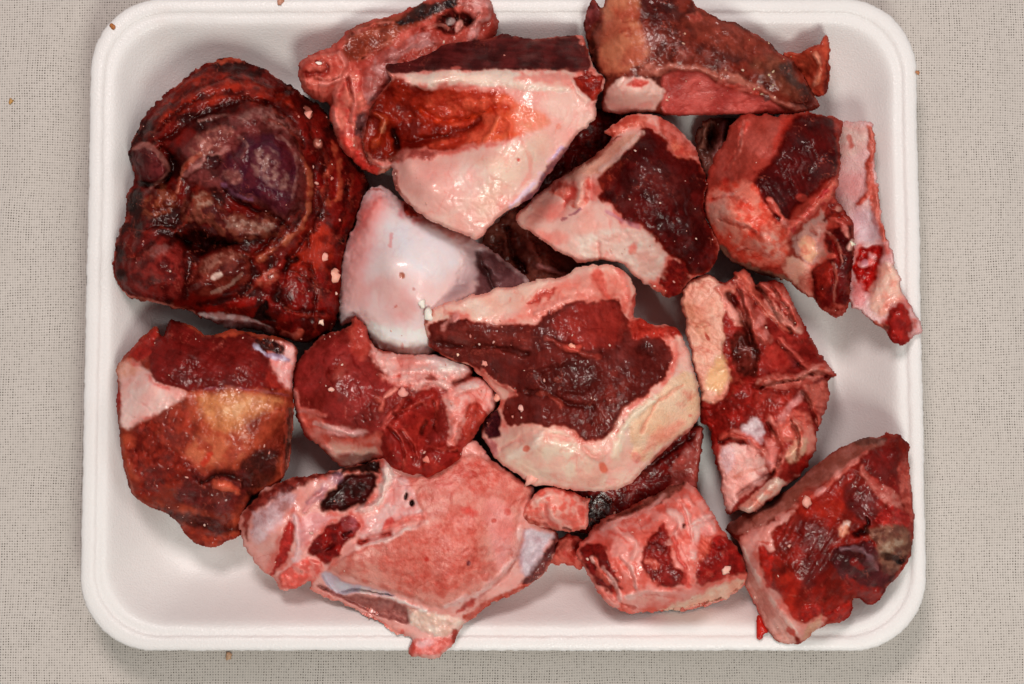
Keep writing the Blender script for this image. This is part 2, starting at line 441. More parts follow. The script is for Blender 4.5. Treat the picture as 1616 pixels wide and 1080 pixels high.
# ------------------------------------------------------------------ tablecloth
def cloth_material():
    t = NT('woven_linen'); b = t.b
    tc = t.add('ShaderNodeTexCoord'); co = tc.outputs['Object']
    wob = t.add('ShaderNodeTexNoise', i_Scale=26.0, i_Detail=3.0, i_Vector=co)
    wv = t.add('ShaderNodeVectorMath', operation='SCALE'); t.link(wob.outputs['Color'], wv.inputs[0]); wv.inputs['Scale'].default_value = 0.0032
    p = t.add('ShaderNodeVectorMath', operation='ADD'); t.link(co, p.inputs[0]); t.link(wv.outputs[0], p.inputs[1])
    sp = t.add('ShaderNodeSeparateXYZ'); t.link(p.outputs[0], sp.inputs[0])
    K = 2*math.pi/0.00080
    sx = t.math('SINE', t.math('MULTIPLY', sp.outputs[0], K)); sy = t.math('SINE', t.math('MULTIPLY', sp.outputs[1], K*0.97))
    # threads of uneven thickness: noise stretched along each direction
    def stretched(a, b_, sc):
        m = t.add('ShaderNodeMapping'); m.inputs['Scale'].default_value = (a, b_, 1); t.link(p.outputs[0], m.inputs[0])
        return t.add('ShaderNodeTexNoise', i_Scale=sc, i_Detail=2.0, i_Vector=m.outputs[0]).outputs[0]
    nv = stretched(1350, 60, 1.0); nh = stretched(45, 1350, 1.0); npatch = t.add('ShaderNodeTexNoise', i_Scale=55.0, i_Detail=4.0, i_Vector=co).outputs[0]
    hole = t.math('MULTIPLY', t.math('ADD', t.math('MULTIPLY', sx, 0.5), 0.5), t.math('ADD', t.math('MULTIPLY', sy, 0.5), 0.5))
    strength = t.math('ADD', t.math('MULTIPLY', t.math('SUBTRACT', nv, 0.46), 2.4), t.math('MULTIPLY', t.math('SUBTRACT', nh, 0.5), 1.0), False)
    strength = t.math('ADD', strength, t.math('MULTIPLY', t.math('SUBTRACT', npatch, 0.45), 1.0), True)
    ip = t.add('ShaderNodeVectorMath', operation='SNAP'); t.link(p.outputs[0], ip.inputs[0]); ip.inputs[1].default_value = (0.0008, 0.0008/0.97, 1)
    wn = t.add('ShaderNodeTexWhiteNoise', noise_dimensions='2D'); t.link(ip.outputs[0], wn.inputs['Vector'])
    strength = t.math('ADD', strength, t.math('MULTIPLY', t.math('SUBTRACT', wn.outputs[0], 0.5), 0.9), True)
    d = t.math('MULTIPLY', t.math('POWER', hole, 1.3), t.math('ADD', t.math('MULTIPLY', strength, 0.95), 0.38), True)
    mix = t.add('ShaderNodeMix', data_type='RGBA'); t.link(d, mix.inputs[0])
    tone = t.add('ShaderNodeMix', data_type='RGBA'); t.link(npatch, tone.inputs[0])
    tone.inputs[6].default_value = (0.53, 0.475, 0.43, 1); tone.inputs[7].default_value = (0.61, 0.55, 0.505, 1)
    th = t.math('ADD', t.math('MULTIPLY', t.math('SUBTRACT', t.math('ADD', nv, nh), 1.0), 0.16), 1.0)
    tv = t.add('ShaderNodeVectorMath', operation='SCALE'); t.link(tone.outputs[2], tv.inputs[0]); t.link(th, tv.inputs['Scale'])
    t.link(tv.outputs[0], mix.inputs[6]); mix.inputs[7].default_value = (0.07, 0.055, 0.04, 1)
    t.link(mix.outputs[2], b.inputs['Base Color']); b.inputs['Roughness'].default_value = 0.9; b.inputs['Specular IOR Level'].default_value = 0.15
    bp = t.add('ShaderNodeBump', i_Strength=0.5, i_Distance=0.0003); t.link(t.math('SUBTRACT', th, d), bp.inputs['Height']); t.link(bp.outputs[0], b.inputs['Normal'])
    return t.m

def grid_mesh(name, X, Y, Z, mat):
    h, w = X.shape
    me = bpy.data.meshes.new(name)
    V = np.stack([X, Y, Z], -1).reshape(-1, 3)
    idx = np.arange(h*w).reshape(h, w)
    F = np.stack([idx[:-1, :-1], idx[:-1, 1:], idx[1:, 1:], idx[1:, :-1]], -1).reshape(-1, 4)
    me.from_pydata(V.tolist(), [], F.tolist()); me.polygons.foreach_set('use_smooth', np.ones(len(F), bool)); me.update()
    me.materials.append(mat)
    o = bpy.data.objects.new(name, me); COL.objects.link(o); return o
CLOTH_Z = -17*U
gx = np.linspace(-0.34, 0.34, 380); gy = np.linspace(-0.26, 0.26, 300)
X, Y = np.meshgrid(gx, gy)
far = ss(0.12, 0.22, np.abs(X)/1.4) + ss(0.10, 0.16, np.abs(Y))
Z = CLOTH_Z - 0.0004 + 0.0004*fbm(X, Y, 0.05, 3, 3) + 0.0011*np.clip(far, 0, 1)*fbm(X, Y, 0.075, 5, 2)
def crease(x0, y0, x1, y1, w, a):
    d = seg_dist(X, Y, np.array([[x0, y0], [x1, y1]]), False); return a*np.exp(-(d/w)**2)
Z += crease(0.128, -0.0445, 0.20, -0.050, 0.0016, 0.0011) + crease(0.150, 0.19, 0.158, -0.02, 0.005, 0.0006) + crease(-0.165, 0.02, -0.14, 0.14, 0.006, 0.0006) + crease(-0.1, -0.112, 0.1, -0.109, 0.003, 0.0003)
ed = np.maximum(np.abs(X)-0.30, np.abs(Y)-0.22).clip(0); Z = Z-ed*0.02
cl = grid_mesh('tablecloth', X, Y, Z, cloth_material()); cl['kind'] = 'structure'
cl['label'] = 'plain beige woven linen tablecloth under the foam tray'

# ------------------------------------------------------------------ foam tray
def foam_material():
    t = NT('white_foam'); b = t.b
    tc = t.add('ShaderNodeTexCoord'); co = tc.outputs['Object']
    vo = t.add('ShaderNodeTexVoronoi', i_Scale=1700.0, i_Vector=co); n = t.add('ShaderNodeTexNoise', i_Scale=70.0, i_Detail=4.0, i_Vector=co)
    n3 = t.add('ShaderNodeTexNoise', i_Scale=2200.0, i_Detail=2.0, i_Vector=co)
    mix = t.add('ShaderNodeMix', data_type='RGBA'); t.link(n.outputs[0], mix.inputs[0])
    mix.inputs[6].default_value = (0.74, 0.70, 0.68, 1); mix.inputs[7].default_value = (0.78, 0.745, 0.725, 1)
    # faint pink smears where meat juice dried
    sm = t.add('ShaderNodeTexNoise', i_Scale=38.0, i_Detail=6.0, i_Roughness=0.62, i_Vector=co)
    mr = t.add('ShaderNodeMapRange', i_1=0.60, i_2=0.78, i_3=0.0, i_4=0.2); t.link(sm.outputs[0], mr.inputs[0])
    m2 = t.add('ShaderNodeMix', data_type='RGBA'); t.link(mr.outputs[0], m2.inputs[0]); t.link(mix.outputs[2], m2.inputs[6]); m2.inputs[7].default_value = (0.66, 0.46, 0.40, 1)
    t.link(m2.outputs[2], b.inputs['Base Color'])
    rr = t.add('ShaderNodeMapRange', i_1=0.3, i_2=0.7, i_3=0.30, i_4=0.52); t.link(n3.outputs[0], rr.inputs[0]); t.link(rr.outputs[0], b.inputs['Roughness'])
    b.inputs['Specular IOR Level'].default_value = 0.45
    b.inputs['Subsurface Weight'].default_value = 0.15; b.inputs['Subsurface Radius'].default_value = (1, 0.9, 0.85); b.inputs['Subsurface Scale'].default_value = 0.002
    h = t.math('ADD', t.math('MULTIPLY', vo.outputs['Distance'], 0.8), t.math('MULTIPLY', n3.outputs[0], 0.5))
    bp = t.add('ShaderNodeBump', i_Strength=0.28, i_Distance=0.0003); t.link(h, bp.inputs['Height']); t.link(bp.outputs[0], b.inputs['Normal'])
    return t.m
RIM = 92
tl = place(134, 510, RIM)[0]; tr = place(1455, 510, RIM)[0]; tt = place(795, -3, RIM)[1]; tb = place(795, 1028, RIM)[1]
tcx, tcy, hw_, hh_ = (tl+tr)/2/U, (tt+tb)/2/U, (tr-tl)/2/U, (tt-tb)/2/U
prof = [(30, -15), (14, 20), (6, 60), (1.5, 78), (0, 84), (0.6, 90), (3, 92.5), (8, 93.5), (15, 93.4), (19.5, 92.6), (22, 90.2), (24.5, 88.2), (29, 88.4), (35, 87.2), (40, 84), (46, 77), (54, 66),
        (64, 52), (76, 37), (88, 24), (98, 14), (108, 7), (118, 2.6), (128, 0.8), (140, 0.0), (170, 0)]
NS = 1600
rows = []
for k, (d, z) in enumerate(prof):
    R = max(112-d*0.55, 34); a = hw_-d; b_ = hh_-d
    sx_, sy_ = 2*(a-R), 2*(b_-R); q = math.pi*R/2; per = 2*(sx_+sy_)+4*q
    R0 = 112; s0x, s0y, q0 = 2*(hw_-R0), 2*(hh_-R0), math.pi*R0/2
    pts = []
    segs = [('l', 0, s0x), ('c', 0, q0), ('l', 1, s0y), ('c', 1, q0), ('l', 2, s0x), ('c', 2, q0), ('l', 3, s0y), ('c', 3, q0)]
    tot = 2*(s0x+s0y)+4*q0; cuts = np.cumsum([0]+[s[2] for s in segs]); sgs = np.arange(NS)/NS*tot
    for s in sgs:
        j = int(np.searchsorted(cuts, s, 'right')-1); f = (s-cuts[j])/segs[j][2]; kd = segs[j][1]
        ca, sa = math.cos(kd*math.pi/2), math.sin(kd*math.pi/2)
        A, B_ = (a, b_) if kd % 2 == 0 else (b_, a)
        if segs[j][0] == 'l': x, y = (A-R)*(1-2*f), B_
        else: ang = math.pi/2+f*math.pi/2; x, y = -(A-R)+R*math.cos(ang), B_-R+R*math.sin(ang)
        pts.append((x*ca-y*sa, x*sa+y*ca))
    rows.append((np.array(pts), z, d))
V = []; 
sarr = np.arange(NS)
for pts, z, d in rows:
    nx = fbm(pts[:, 0], pts[:, 1], 60, 2, 2)*0.8*(1 if d < 60 else 1.5)+ (fbm(pts[:, 0], pts[:, 1], 5, 8, 2)*1.4 if d < 3 else 0) + (fbm(pts[:, 0], pts[:, 1], 12, 18, 2)*1.0 if 20 < d < 30 else 0)
    ln = np.linalg.norm(pts, axis=1)[:, None]
    p2 = pts+pts/ln*nx[:, None]
    zz = z+(1.6*fbm(pts[:, 0], pts[:, 1], 110, 4, 2) if d > 30 else 0.6*fbm(pts[:, 0], pts[:, 1], 80, 4, 2))
    V.append(np.column_stack([p2+[tcx, tcy], np.broadcast_to(zz, (NS,))])*U)
# floor rings to the middle
last = rows[-1][0]
for f in (0.8, 0.6, 0.4, 0.2):
    p2 = last*f; V.append(np.column_stack([p2+[tcx, tcy], 0.9*fbm(p2[:, 0], p2[:, 1], 120, 4, 2)])*U)
nr = len(V)
# underside: thin foam follows the inside 12 px below
for f, z in ((0.0, -15.5),):
    pass
V = np.concatenate(V)
F = []
ar = np.arange(NS); nx_ = (ar+1) % NS
for r_ in range(nr-1): F.append(np.stack([r_*NS+ar, r_*NS+nx_, (r_+1)*NS+nx_, (r_+1)*NS+ar], 1))
F = np.concatenate(F).tolist()
top_c = len(V); bot_c = top_c+1
V = np.concatenate([V, [[tcx*U, tcy*U, 0]], [[tcx*U, tcy*U, -15*U]]])
F += [[(nr-1)*NS+i, (nr-1)*NS+(i+1) % NS, top_c] for i in range(NS)]
F += [[(i+1) % NS, i, bot_c] for i in range(NS)]
me = bpy.data.meshes.new('foam_tray'); me.from_pydata(V.tolist(), [], F); me.polygons.foreach_set('use_smooth', np.ones(len(F), bool)); me.update()
me.materials.append(foam_material())
tray = bpy.data.objects.new('foam_tray', me); COL.objects.link(tray)
tray['label'] = 'white foam meat tray with rounded corners lying on the beige cloth'; tray['category'] = 'tray'

# ------------------------------------------------------------------ meat pieces
SPECS = []
def new(*a, **k): s = Spec(*a, **k); SPECS.append(s); return s
C1=(160,80,2.25); C2=(460,0,2.7); C3=(900,0,3.6); C4=(800,160,3.375); C5=(1080,160,2.7); C6=(520,280,3.6)
C7=(160,480,2.7); C8=(440,480,3.6); C9=(640,400,2.7); C10=(1040,400,2.4545); C11=(360,680,2.842); C12=(800,660,3.1775); C13=(1120,660,2.8417)
PXL=(0,0,1.0)

# --- A: dark dried knuckle, upper left
s = new('knuckle_joint', 'large dark maroon knuckle joint with purplish dried knobs, upper left of the tray', 'meaty bone', C1,
 [(430,22),(520,42),(610,84),(700,150),(790,205),(830,290),(880,390),(945,450),(958,500),(905,600),(872,680),(858,760),(856,880),(832,985),(770,1030),(720,1045),(640,1015),(560,990),(440,985),(330,935),(230,905),(110,880),(60,850),(38,780),(45,680),(88,590),(95,510),(118,470),(103,400),(105,340),(140,250),(180,195),(270,110),(350,50)],
 [(430,40,170),(270,150,190),(130,400,190),(70,760,170),(250,880,180),(420,950,165),(600,985,160),(760,1000,150),(830,800,150),(900,500,120),(800,250,150),(640,130,175),(420,200,215),(600,380,262),(680,560,245),(450,300,235),(300,450,215),(400,560,225),(300,660,195),(480,760,225),(200,760,225),(350,820,205),(600,800,205),(720,700,190),(780,520,180),(560,200,225),(700,900,175)],
 'dried_skin', '5a120e', '280a0a', r=42, edge=0.35, mix=26, noise=1.15)
s.A('dried_skin','8a2c1c','5a1812',[(230,140),(420,60),(560,110),(700,200),(600,190),(480,170),(380,200),(300,220),(180,260)],soft=8,h=4,mix=14,fib=(-20,0.6))
s.A('muscle','6a1412','3a0a0a',[(700,200),(860,380),(930,480),(850,680),(840,900),(820,1000),(700,1030),(600,960),(560,860),(640,740),(730,620),(750,480),(720,340)],soft=8,mix=20,fib=(75,0.5))
s.A('muscle','94301f','6c1c12',[(740,600),(830,640),(820,760),(700,820),(640,760),(700,680)],soft=9,mix=14,fib=(100,0.4))
s.S('9a5038',5,[(820,320),(850,420),(850,520),(800,560),(790,470),(820,400)],h=6,c2='7a2a22')
s.S('30080a',6,[(770,380),(745,500),(760,600),(720,680),(660,740)],h=-9,c2='4a1010')
s.S('84402e',5,[(690,330),(735,430),(745,520),(725,610),(650,680),(560,740)],h=7,c2='b07050',a=.7)
s.S('35090a',5,[(500,170),(620,190),(690,260),(720,340)],h=-7)
s.S('2a0a0a',5,[(150,330),(230,320),(330,240),(420,200),(500,180)],h=-7,a=.8)
s.A('membrane','643638','401c1e',[(300,330),(420,240),(560,200),(660,240),(710,340),(728,480),(700,600),(640,620),(560,560),(440,500),(320,480),(280,420)],soft=8,h=10,hw=14,mix=14,rough=2.5)
s.A('joint_knob','9a6a60','6c3c3c',[(330,300),(420,260),(470,280),(440,340),(350,380),(300,350)],soft=7,h=8,mix=8,rough=3)
s.A('joint_knob','3c1830','4c2030',[(450,360),(540,290),(640,300),(700,400),(690,520),(650,600),(560,540),(450,500),(420,430)],soft=9,h=16,hw=18,mix=16,rough=1.5)
s.A(None,'8c7068','54303a',[(540,350),(610,350),(640,400),(600,440),(660,430),(690,500),(640,500),(580,470),(540,420)],soft=7,mix=7,a=.75)  # pale wet highlight painted into the knob's colour
s.A(None,'8c6a64','6c4444',[(600,200),(680,260),(700,330),(640,280),(560,240),(480,260),(520,210)],soft=8,mix=7,a=.7)
s.A(None,'a87c70','7c4c48',[(440,420),(500,430),(500,470),(440,460)],soft=6,mix=6,a=.7)
s.S('7a5470',4,[(430,480),(480,520),(530,530)],h=4,a=.9)
s.S('b08078',5,[(300,440),(340,400),(400,380),(440,350)],h=5,c2='8a5a58',a=.8)
s.S('2c0c14',5,[(380,380),(420,390),(400,420)],h=-6)
s.S('a8705c',4,[(270,500),(280,440),(320,390),(350,365)],h=7,c2='8c4030')
s.S('2c0a0c',5,[(440,500),(520,560),(600,580),(660,620)],h=-10)
s.A('joint_knob','704438','44181a',[(290,530),(340,495),(400,520),(440,570),(520,590),(600,580),(650,620),(640,660),(560,670),(440,670),(360,600),(280,600)],soft=6,h=14,hw=12,mix=9,rough=3)
s.A(None,'a08878','6c4a40',[(460,590),(560,610),(620,620),(600,650),(500,640),(440,620)],soft=7,mix=6,a=.7)
s.A(None,'a88c78','7a4a38',[(320,500),(380,510),(400,550),(340,560),(310,540)],soft=6,mix=6,a=.7)
s.A('blood_pool','240606','120404',[(250,650),(330,640),(420,660),(500,690),(430,705),(330,740),(280,700)],soft=6,h=-34,hw=16,mix=8,rough=4)
s.A('joint_knob','7a2c2a','4c1416',[(100,760),(150,700),(220,665),(290,700),(310,800),(280,880),(200,890),(110,860)],soft=6,h=22,hw=22,mix=12)
s.A(None,'96706c','6c3834',[(150,710),(220,680),(260,710),(200,740),(160,740)],soft=7,mix=6,a=.6)
s.A('joint_knob','6a3028','4a1816',[(330,760),(390,710),(470,700),(530,730),(530,800),(440,860),(340,880),(300,830)],soft=5,h=22,hw=22,mix=10,rough=2)
s.A(None,'a07868','6c4036',[(350,760),(400,720),(480,715),(500,740),(400,770),(370,800)],soft=6,mix=6,a=.75)
s.S('a89080',3,[(390,860),(450,840),(500,790)],a=.6); s.S('d8c4b0',4,[(395,805),(420,795)],h=3)
s.S('360a0a',6,[(300,720),(310,800),(290,880)],h=-10)
s.S('1a0a0a',7,[(620,880),(640,820),(660,750),(690,740)],h=-12,a=.95)
s.A('dried_skin','160c0c','0a0606',[(550,920),(580,870),(600,900),(590,930),(640,960),(530,960)],soft=3,h=-10,mix=8)
s.A('fat','a8604e','8a3428',[(580,780),(630,770),(630,810),(580,850),(550,830)],soft=4,h=6,mix=8)
s.A('joint_knob','5a2a30','401820',[(110,350),(150,328),(190,350),(235,400),(245,440),(180,490),(130,440),(103,400)],soft=4,h=26,hw=12,mix=12)
s.S('9a6c64',4,[(115,350),(155,332),(200,360),(238,410),(242,445),(180,485)],h=3,a=.85)
s.S('1c0808',7,[(215,345),(255,390),(250,440),(210,480),(130,470)],h=-22)
s.A('gristle','7c4a34','4c1a14',[(140,540),(190,490),(240,480),(280,540),(230,590),(160,600)],soft=6,h=6,mix=8,rough=4)
s.A('dried_skin','1c0f10','2c1414',[(100,510),(130,480),(150,510),(120,560),(85,600)],soft=5,mix=8)
s.A('bone','d8ccc8','b89890',[(330,932),(430,930),(520,945),(640,1005),(560,1010),(480,1000),(440,988),(390,968)],soft=3,h=-26,hw=6,mix=10,warp=.5)
s.S('b87060',4,[(60,850),(110,878),(230,905),(330,932)],c2='d09080',a=.8)
s.S('9a1c14',7,[(380,920),(460,900),(540,890)],a=.6,h=3); s.S('280808',4,[(340,905),(420,890),(470,880)],a=.8,h=-4)
s.S('b05a48',5,[(640,1010),(690,1020),(710,990)],a=.8,h=3,c2='d08070')
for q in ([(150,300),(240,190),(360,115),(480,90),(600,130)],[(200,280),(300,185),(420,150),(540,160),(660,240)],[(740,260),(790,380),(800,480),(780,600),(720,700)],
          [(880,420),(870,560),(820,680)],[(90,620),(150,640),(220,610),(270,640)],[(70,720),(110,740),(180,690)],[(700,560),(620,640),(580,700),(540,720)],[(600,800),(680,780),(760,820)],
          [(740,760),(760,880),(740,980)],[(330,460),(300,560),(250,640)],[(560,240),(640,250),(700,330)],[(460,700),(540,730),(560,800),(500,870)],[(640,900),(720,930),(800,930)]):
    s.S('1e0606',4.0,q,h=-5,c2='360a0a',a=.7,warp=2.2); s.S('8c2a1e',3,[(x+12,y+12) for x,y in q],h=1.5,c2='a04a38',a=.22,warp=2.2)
for q in ([(620,300),(680,340),(700,420),(680,520)],[(480,300),(520,330),(500,380)],[(350,250),(420,230),(500,240)],[(420,580),(480,640),(560,650)]):
    s.S('9c7c74',3,q,h=4,c2='6c3c3c',a=.6)
s.B(853,678,5,-8,c1='0a0404',a=1); s.B(770,330,7,3,c1='b07868',a=.8); s.B(735,215,9,4,ry=4,c1='a87868',a=.8,ang=50)
s.A(None,'a04c34','803020',[(350,45),(430,25),(520,42),(440,48)],soft=3,mix=10)

# --- B: pink rind piece behind, top centre left
s = new('rind_bone', 'pink and brown meaty bone with dark rind, half hidden behind the pale fat wedge', 'meaty bone', C2,
 [(640,-30),(780,-40),(855,0),(865,60),(880,90),(875,140),(820,200),(600,300),(460,420),(420,560),(440,700),(400,730),(370,752),(290,715),(240,670),(200,620),(190,560),(160,500),(160,440),(100,430),(50,390),(32,330),(30,280),(60,245),(100,225),(180,190),(250,120),(330,90),(430,60),(560,10)],
 [(60,280,150),(100,380,140),(180,430,110),(200,240,150),(300,120,150),(500,60,160),(700,10,170),(840,60,150),(850,150,130),(600,180,160),(420,230,160),(300,330,150),(250,430,140),(250,600,120),(380,730,100),(340,500,130),(560,110,170)],
 'muscle', 'b06054', '8c3c34', r=24, edge=0.4, mix=22, noise=1.6)
s.A('dried_skin','6c3426','90503c',[(200,220),(260,120),(420,70),(600,20),(640,60),(480,130),(440,190),(400,210),(300,260),(240,260)],soft=7,mix=14,rough=3)
s.A('dried_skin','1c1618','3a2422',[(440,80),(560,20),(640,0),(720,0),(700,40),(620,50),(540,90),(460,110)],soft=5,mix=10,rough=2)
s.A('gristle','c8948a','a86058',[(700,-10),(800,-30),(862,0),(862,60),(790,160),(740,180),(770,100),(760,40)],soft=4,h=8,mix=16)
s.A('blood_pool','5a2020','2c1010',[(620,80),(680,40),(750,50),(775,90),(740,140),(660,150),(610,120)],soft=4,h=-22,hw=10,mix=8,rough=5)
s.B(680,90,8,8,ry=5,c1='a89c98',a=.8,ang=-20); s.B(715,110,5,7,ry=10,c1='dca898',a=.9,ang=20)
s.A('gristle','b4827c','96524c',[(440,200),(560,140),(620,160),(640,190),(540,200),(460,240),(440,330),(340,440),(310,450),(300,380),(320,300),(360,230)],soft=4,h=8,mix=18,fib=(110,.35))
s.A('fat','d07c68','b85048',[(190,400),(230,320),(290,290),(300,440),(310,520),(280,600),(260,690),(300,730),(220,650),(185,560),(160,480)],soft=5,h=10,mix=12,rough=3)
s.A(None,'c43c34','d85c4c',[(200,580),(260,600),(300,680),(370,720),(360,750),(290,712),(220,650)],soft=5,mix=10,rough=3)
s.A('rib_of_fat','c47060','a84c40',[(40,290),(60,245),(100,240),(200,210),(240,260),(240,310),(170,380),(150,430),(60,400),(32,340)],soft=4,h=12,mix=14,rough=2)
s.S('8c342c',5,[(110,260),(150,270),(160,300),(110,320),(50,320)],h=-9,c2='6c2420')
s.S('dc9484',5,[(210,230),(232,280),(200,340),(130,360)],h=6,a=.6)
s.S('d88878',5,[(230,320),(200,380),(180,460),(190,540)],h=7,a=.7)
s.A('gristle','6c4a4c','8a6260',[(280,480),(310,470),(320,560),(290,600),(270,540)],soft=5,h=-8,mix=10)
s.A('fat','dca88e','d08a70',[(370,730),(420,700),(430,760),(380,765)],soft=3,mix=10)

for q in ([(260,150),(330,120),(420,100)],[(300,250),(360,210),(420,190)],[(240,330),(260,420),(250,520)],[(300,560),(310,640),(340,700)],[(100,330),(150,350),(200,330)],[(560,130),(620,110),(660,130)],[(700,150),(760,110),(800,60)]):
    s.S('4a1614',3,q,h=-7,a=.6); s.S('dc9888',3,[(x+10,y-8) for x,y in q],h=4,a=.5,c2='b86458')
# --- H: bluish cartilage cap
s = new('cartilage_cap', 'smooth bluish white cartilage joint head showing between the other pieces, left of centre', 'bone joint', C6,
 [(205,70),(260,40),(330,65),(430,140),(620,230),(760,300),(880,390),(1000,470),(1100,540),(1160,590),(1050,680),(900,760),(700,860),(600,1010),(430,1030),(290,1000),(230,940),(190,860),(150,830),(60,850),(42,780),(50,620),(75,480),(110,340),(160,210)],
 [(240,90,130),(420,130,140),(120,330,120),(60,600,110),(80,820,95),(300,980,120),(560,960,140),(350,500,190),(500,700,185),(620,420,175),(780,450,145),(900,620,110),(1000,600,95),(1130,580,75),(850,420,110),(1000,490,90)],
 'cartilage', 'd6c6c2', 'dcc2ba', r=30, edge=0.55, mix=60, noise=0.25)
s.A(None,'e0b0a4','d89c90',[(180,120),(330,90),(340,180),(280,250),(250,400),(200,540),(220,700),(160,760),(60,700),(80,450),(120,300)],soft=26,mix=30,a=.9)
s.A(None,'cc5c54','d88c80',[(190,150),(300,100),(320,150),(240,230),(180,340),(120,420),(110,330)],soft=14,mix=14,a=.7,fib=(110,.25))
s.A(None,'cccad0','d0c8ca',[(330,220),(560,260),(760,360),(740,500),(640,600),(500,560),(340,400)],soft=26,mix=40,a=.8)
s.A(None,'e0a090','dcb0a0',[(330,560),(460,640),(520,800),(400,840),(300,700),(200,600)],soft=18,mix=20,a=.6)
s.A(None,'e4dcd4','e8e0d8',[(200,820),(400,850),(560,880),(600,1000),(300,1000),(230,930)],soft=12,mix=40,a=.9)
s.A('membrane','5c4248','74585c',[(830,430),(880,400),(1000,480),(1120,570),(1100,640),(960,700),(760,760),(700,720),(860,640),(840,560)],soft=8,h=-8,hw=20,mix=18)
s.A(None,'8c7c82','a8989c',[(760,380),(860,380),(850,520),(760,680),(640,700),(700,600),(760,500)],soft=14,mix=20,a=.6)
s.S('3c2428',7,[(850,440),(860,500),(910,560),(930,620)],h=-12,a=.8)
s.A(None,None,None,[(750,385),(800,420),(780,500),(745,560),(790,610),(700,640),(720,580),(755,500)],rough=5,soft=6)
s.S('8a7478',5,[(900,480),(930,540),(960,570)],h=6,a=.5)
s.S('c8a8a4',4,[(880,385),(1000,470),(1100,540),(1150,585)],h=2,a=.8)
s.B(412,556,5,-3,c1='a06850',a=.95); s.B(480,637,2.5,0,c1='b07868'); s.B(375,735,4,0,ry=1.5,c1='b86050',ang=-50); s.B(415,960,2.5,0,ry=5,c1='c09c8c',a=.7)
s.S('c87868',2.5,[(350,330),(345,390)],a=.5); s.S('a8604c',4,[(420,130),(500,200),(580,260),(700,330)],a=.6,c2='d0a090',h=2)
s.A('muscle','9a4038','6c2420',[(410,140),(450,150),(510,200),(520,225),(470,225),(420,190)],soft=3,h=8,mix=8,rough=3)
s.A('gristle','c89488','b47468',[(215,90),(265,55),(330,75),(250,80)],soft=3,h=3,mix=8)
s.S('8c4a40',5,[(240,930),(280,985),(330,1003)],a=.9,c2='5c2a28')

# --- gristle in the dark gap (R), deep red strip (T), gristle behind (S)
s = new('gristle_scrap', 'greyish brown gristle scrap deep in the dark gap in the middle of the tray', 'meat scrap', PXL,
 [(800,335),(850,300),(905,290),(930,400),(900,450),(850,460),(790,440),(765,400),(760,370)],
 [(780,380,24),(830,350,50),(860,400,60),(880,430,50),(820,430,45),(890,330,40),(910,400,25)],
 'gristle', '6c4a40', '4a2a26', r=18, edge=.3, mix=12, noise=2)
s.S('8c6258',6,[(820,345),(835,380),(850,410)],h=12,c2='6c443c'); s.S('94706c',5,[(850,420),(880,428),(905,440)],h=8); s.S('2c1412',6,[(800,360),(808,400),(830,430)],h=-14)
s = new('meat_scrap', 'deep red meat scrap in the gap between the fat wedge and the dark muscle wedge', 'meat scrap', PXL,
 [(850,220),(900,180),(960,170),(1010,175),(1020,200),(980,230),(930,265),(880,310),(820,340),(800,300)],
 [(880,230,50),(940,200,60),(990,185,50),(900,270,50),(830,320,45)], 'muscle', '5c1412', '380a0a', r=14, edge=.3, mix=12, noise=1.6)
s.A('fat','b4947c','9a7060',[(855,300),(885,280),(905,270),(890,300),(860,330),(840,335)],soft=4,h=20,mix=8)
s = new('gristle_scrap', 'grey brown gristle scrap lying behind the dark wedge near the straight sawn edge', 'meat scrap', PXL,
 [(1095,230),(1098,200),(1120,186),(1160,183),(1200,190),(1180,230),(1150,270),(1130,310),(1112,290),(1105,250)],
 [(1110,210,40),(1150,200,50),(1140,240,55),(1130,290,45),(1180,200,40)], 'gristle', '6c4c44', '4c302c', r=12, edge=.3, mix=10, noise=2)
s.S('947070',5,[(1142,196),(1140,220),(1128,245),(1122,280)],h=16,c2='a87c74'); s.S('7c5c50',6,[(1112,200),(1106,230)],h=8); s.S('2c1614',5,[(1122,200),(1118,240)],h=-14)

# --- C: fat wedge with dark muscle strip
s = new('fat_wedge', 'pale pink fat wedge with a dark maroon strip of muscle along its top edge', 'meaty bone', C2,
 [(400,300),(405,270),(440,220),(520,205),(600,190),(760,180),(850,165),(910,135),(960,155),(1030,170),(1130,155),(1240,150),(1262,200),(1290,300),(1335,330),(1330,370),(1295,440),(1300,490),(1270,540),(1220,570),(1170,640),(1120,710),(1080,760),(1040,830),(960,885),(900,915),(860,950),(800,1032),(740,1010),(640,960),(560,925),(490,870),(450,820),(430,760),(430,700),(400,720),(330,690),(300,620),(310,560),(340,450),(390,390),(430,340)],
 [(430,260,140),(600,210,150),(900,150,135),(1230,165,140),(420,300,215),(700,295,225),(1000,292,225),(1300,330,215),(1280,490,215),(1100,500,232),(900,380,225),(600,350,225),(400,400,190),(340,600,170),(400,700,150),(460,600,165),(600,560,185),(750,480,195),(640,440,195),(500,480,180),(700,620,195),(560,660,200),(500,700,215),(600,800,245),(850,700,250),(1000,640,245),(1100,700,215),(950,880,220),(800,1020,205),(640,950,210),(460,820,190)],
 'fat', 'e4a896', 'ecbaa6', r=10, edge=0.6, mix=34, noise=0.6, warp=0.7)
s.A('lean_edge','4c2226','381a1e',[(380,250),(450,200),(600,180),(760,175),(910,120),(1030,160),(1250,140),(1290,320),(1180,312),(1060,300),(900,304),(700,298),(560,308),(470,312),(400,310)],soft=2.5,mix=18,warp=.6,fib=(2,.8),rim=('6c3836',3))
s.A('fat_cap','eccfb8','ecc4ac',[(480,315),(700,303),(900,308),(1100,305),(1200,320),(1260,360),(1190,400),(1080,390),(900,375),(760,372),(640,372),(560,385),(510,370)],soft=4,h=5,mix=24)
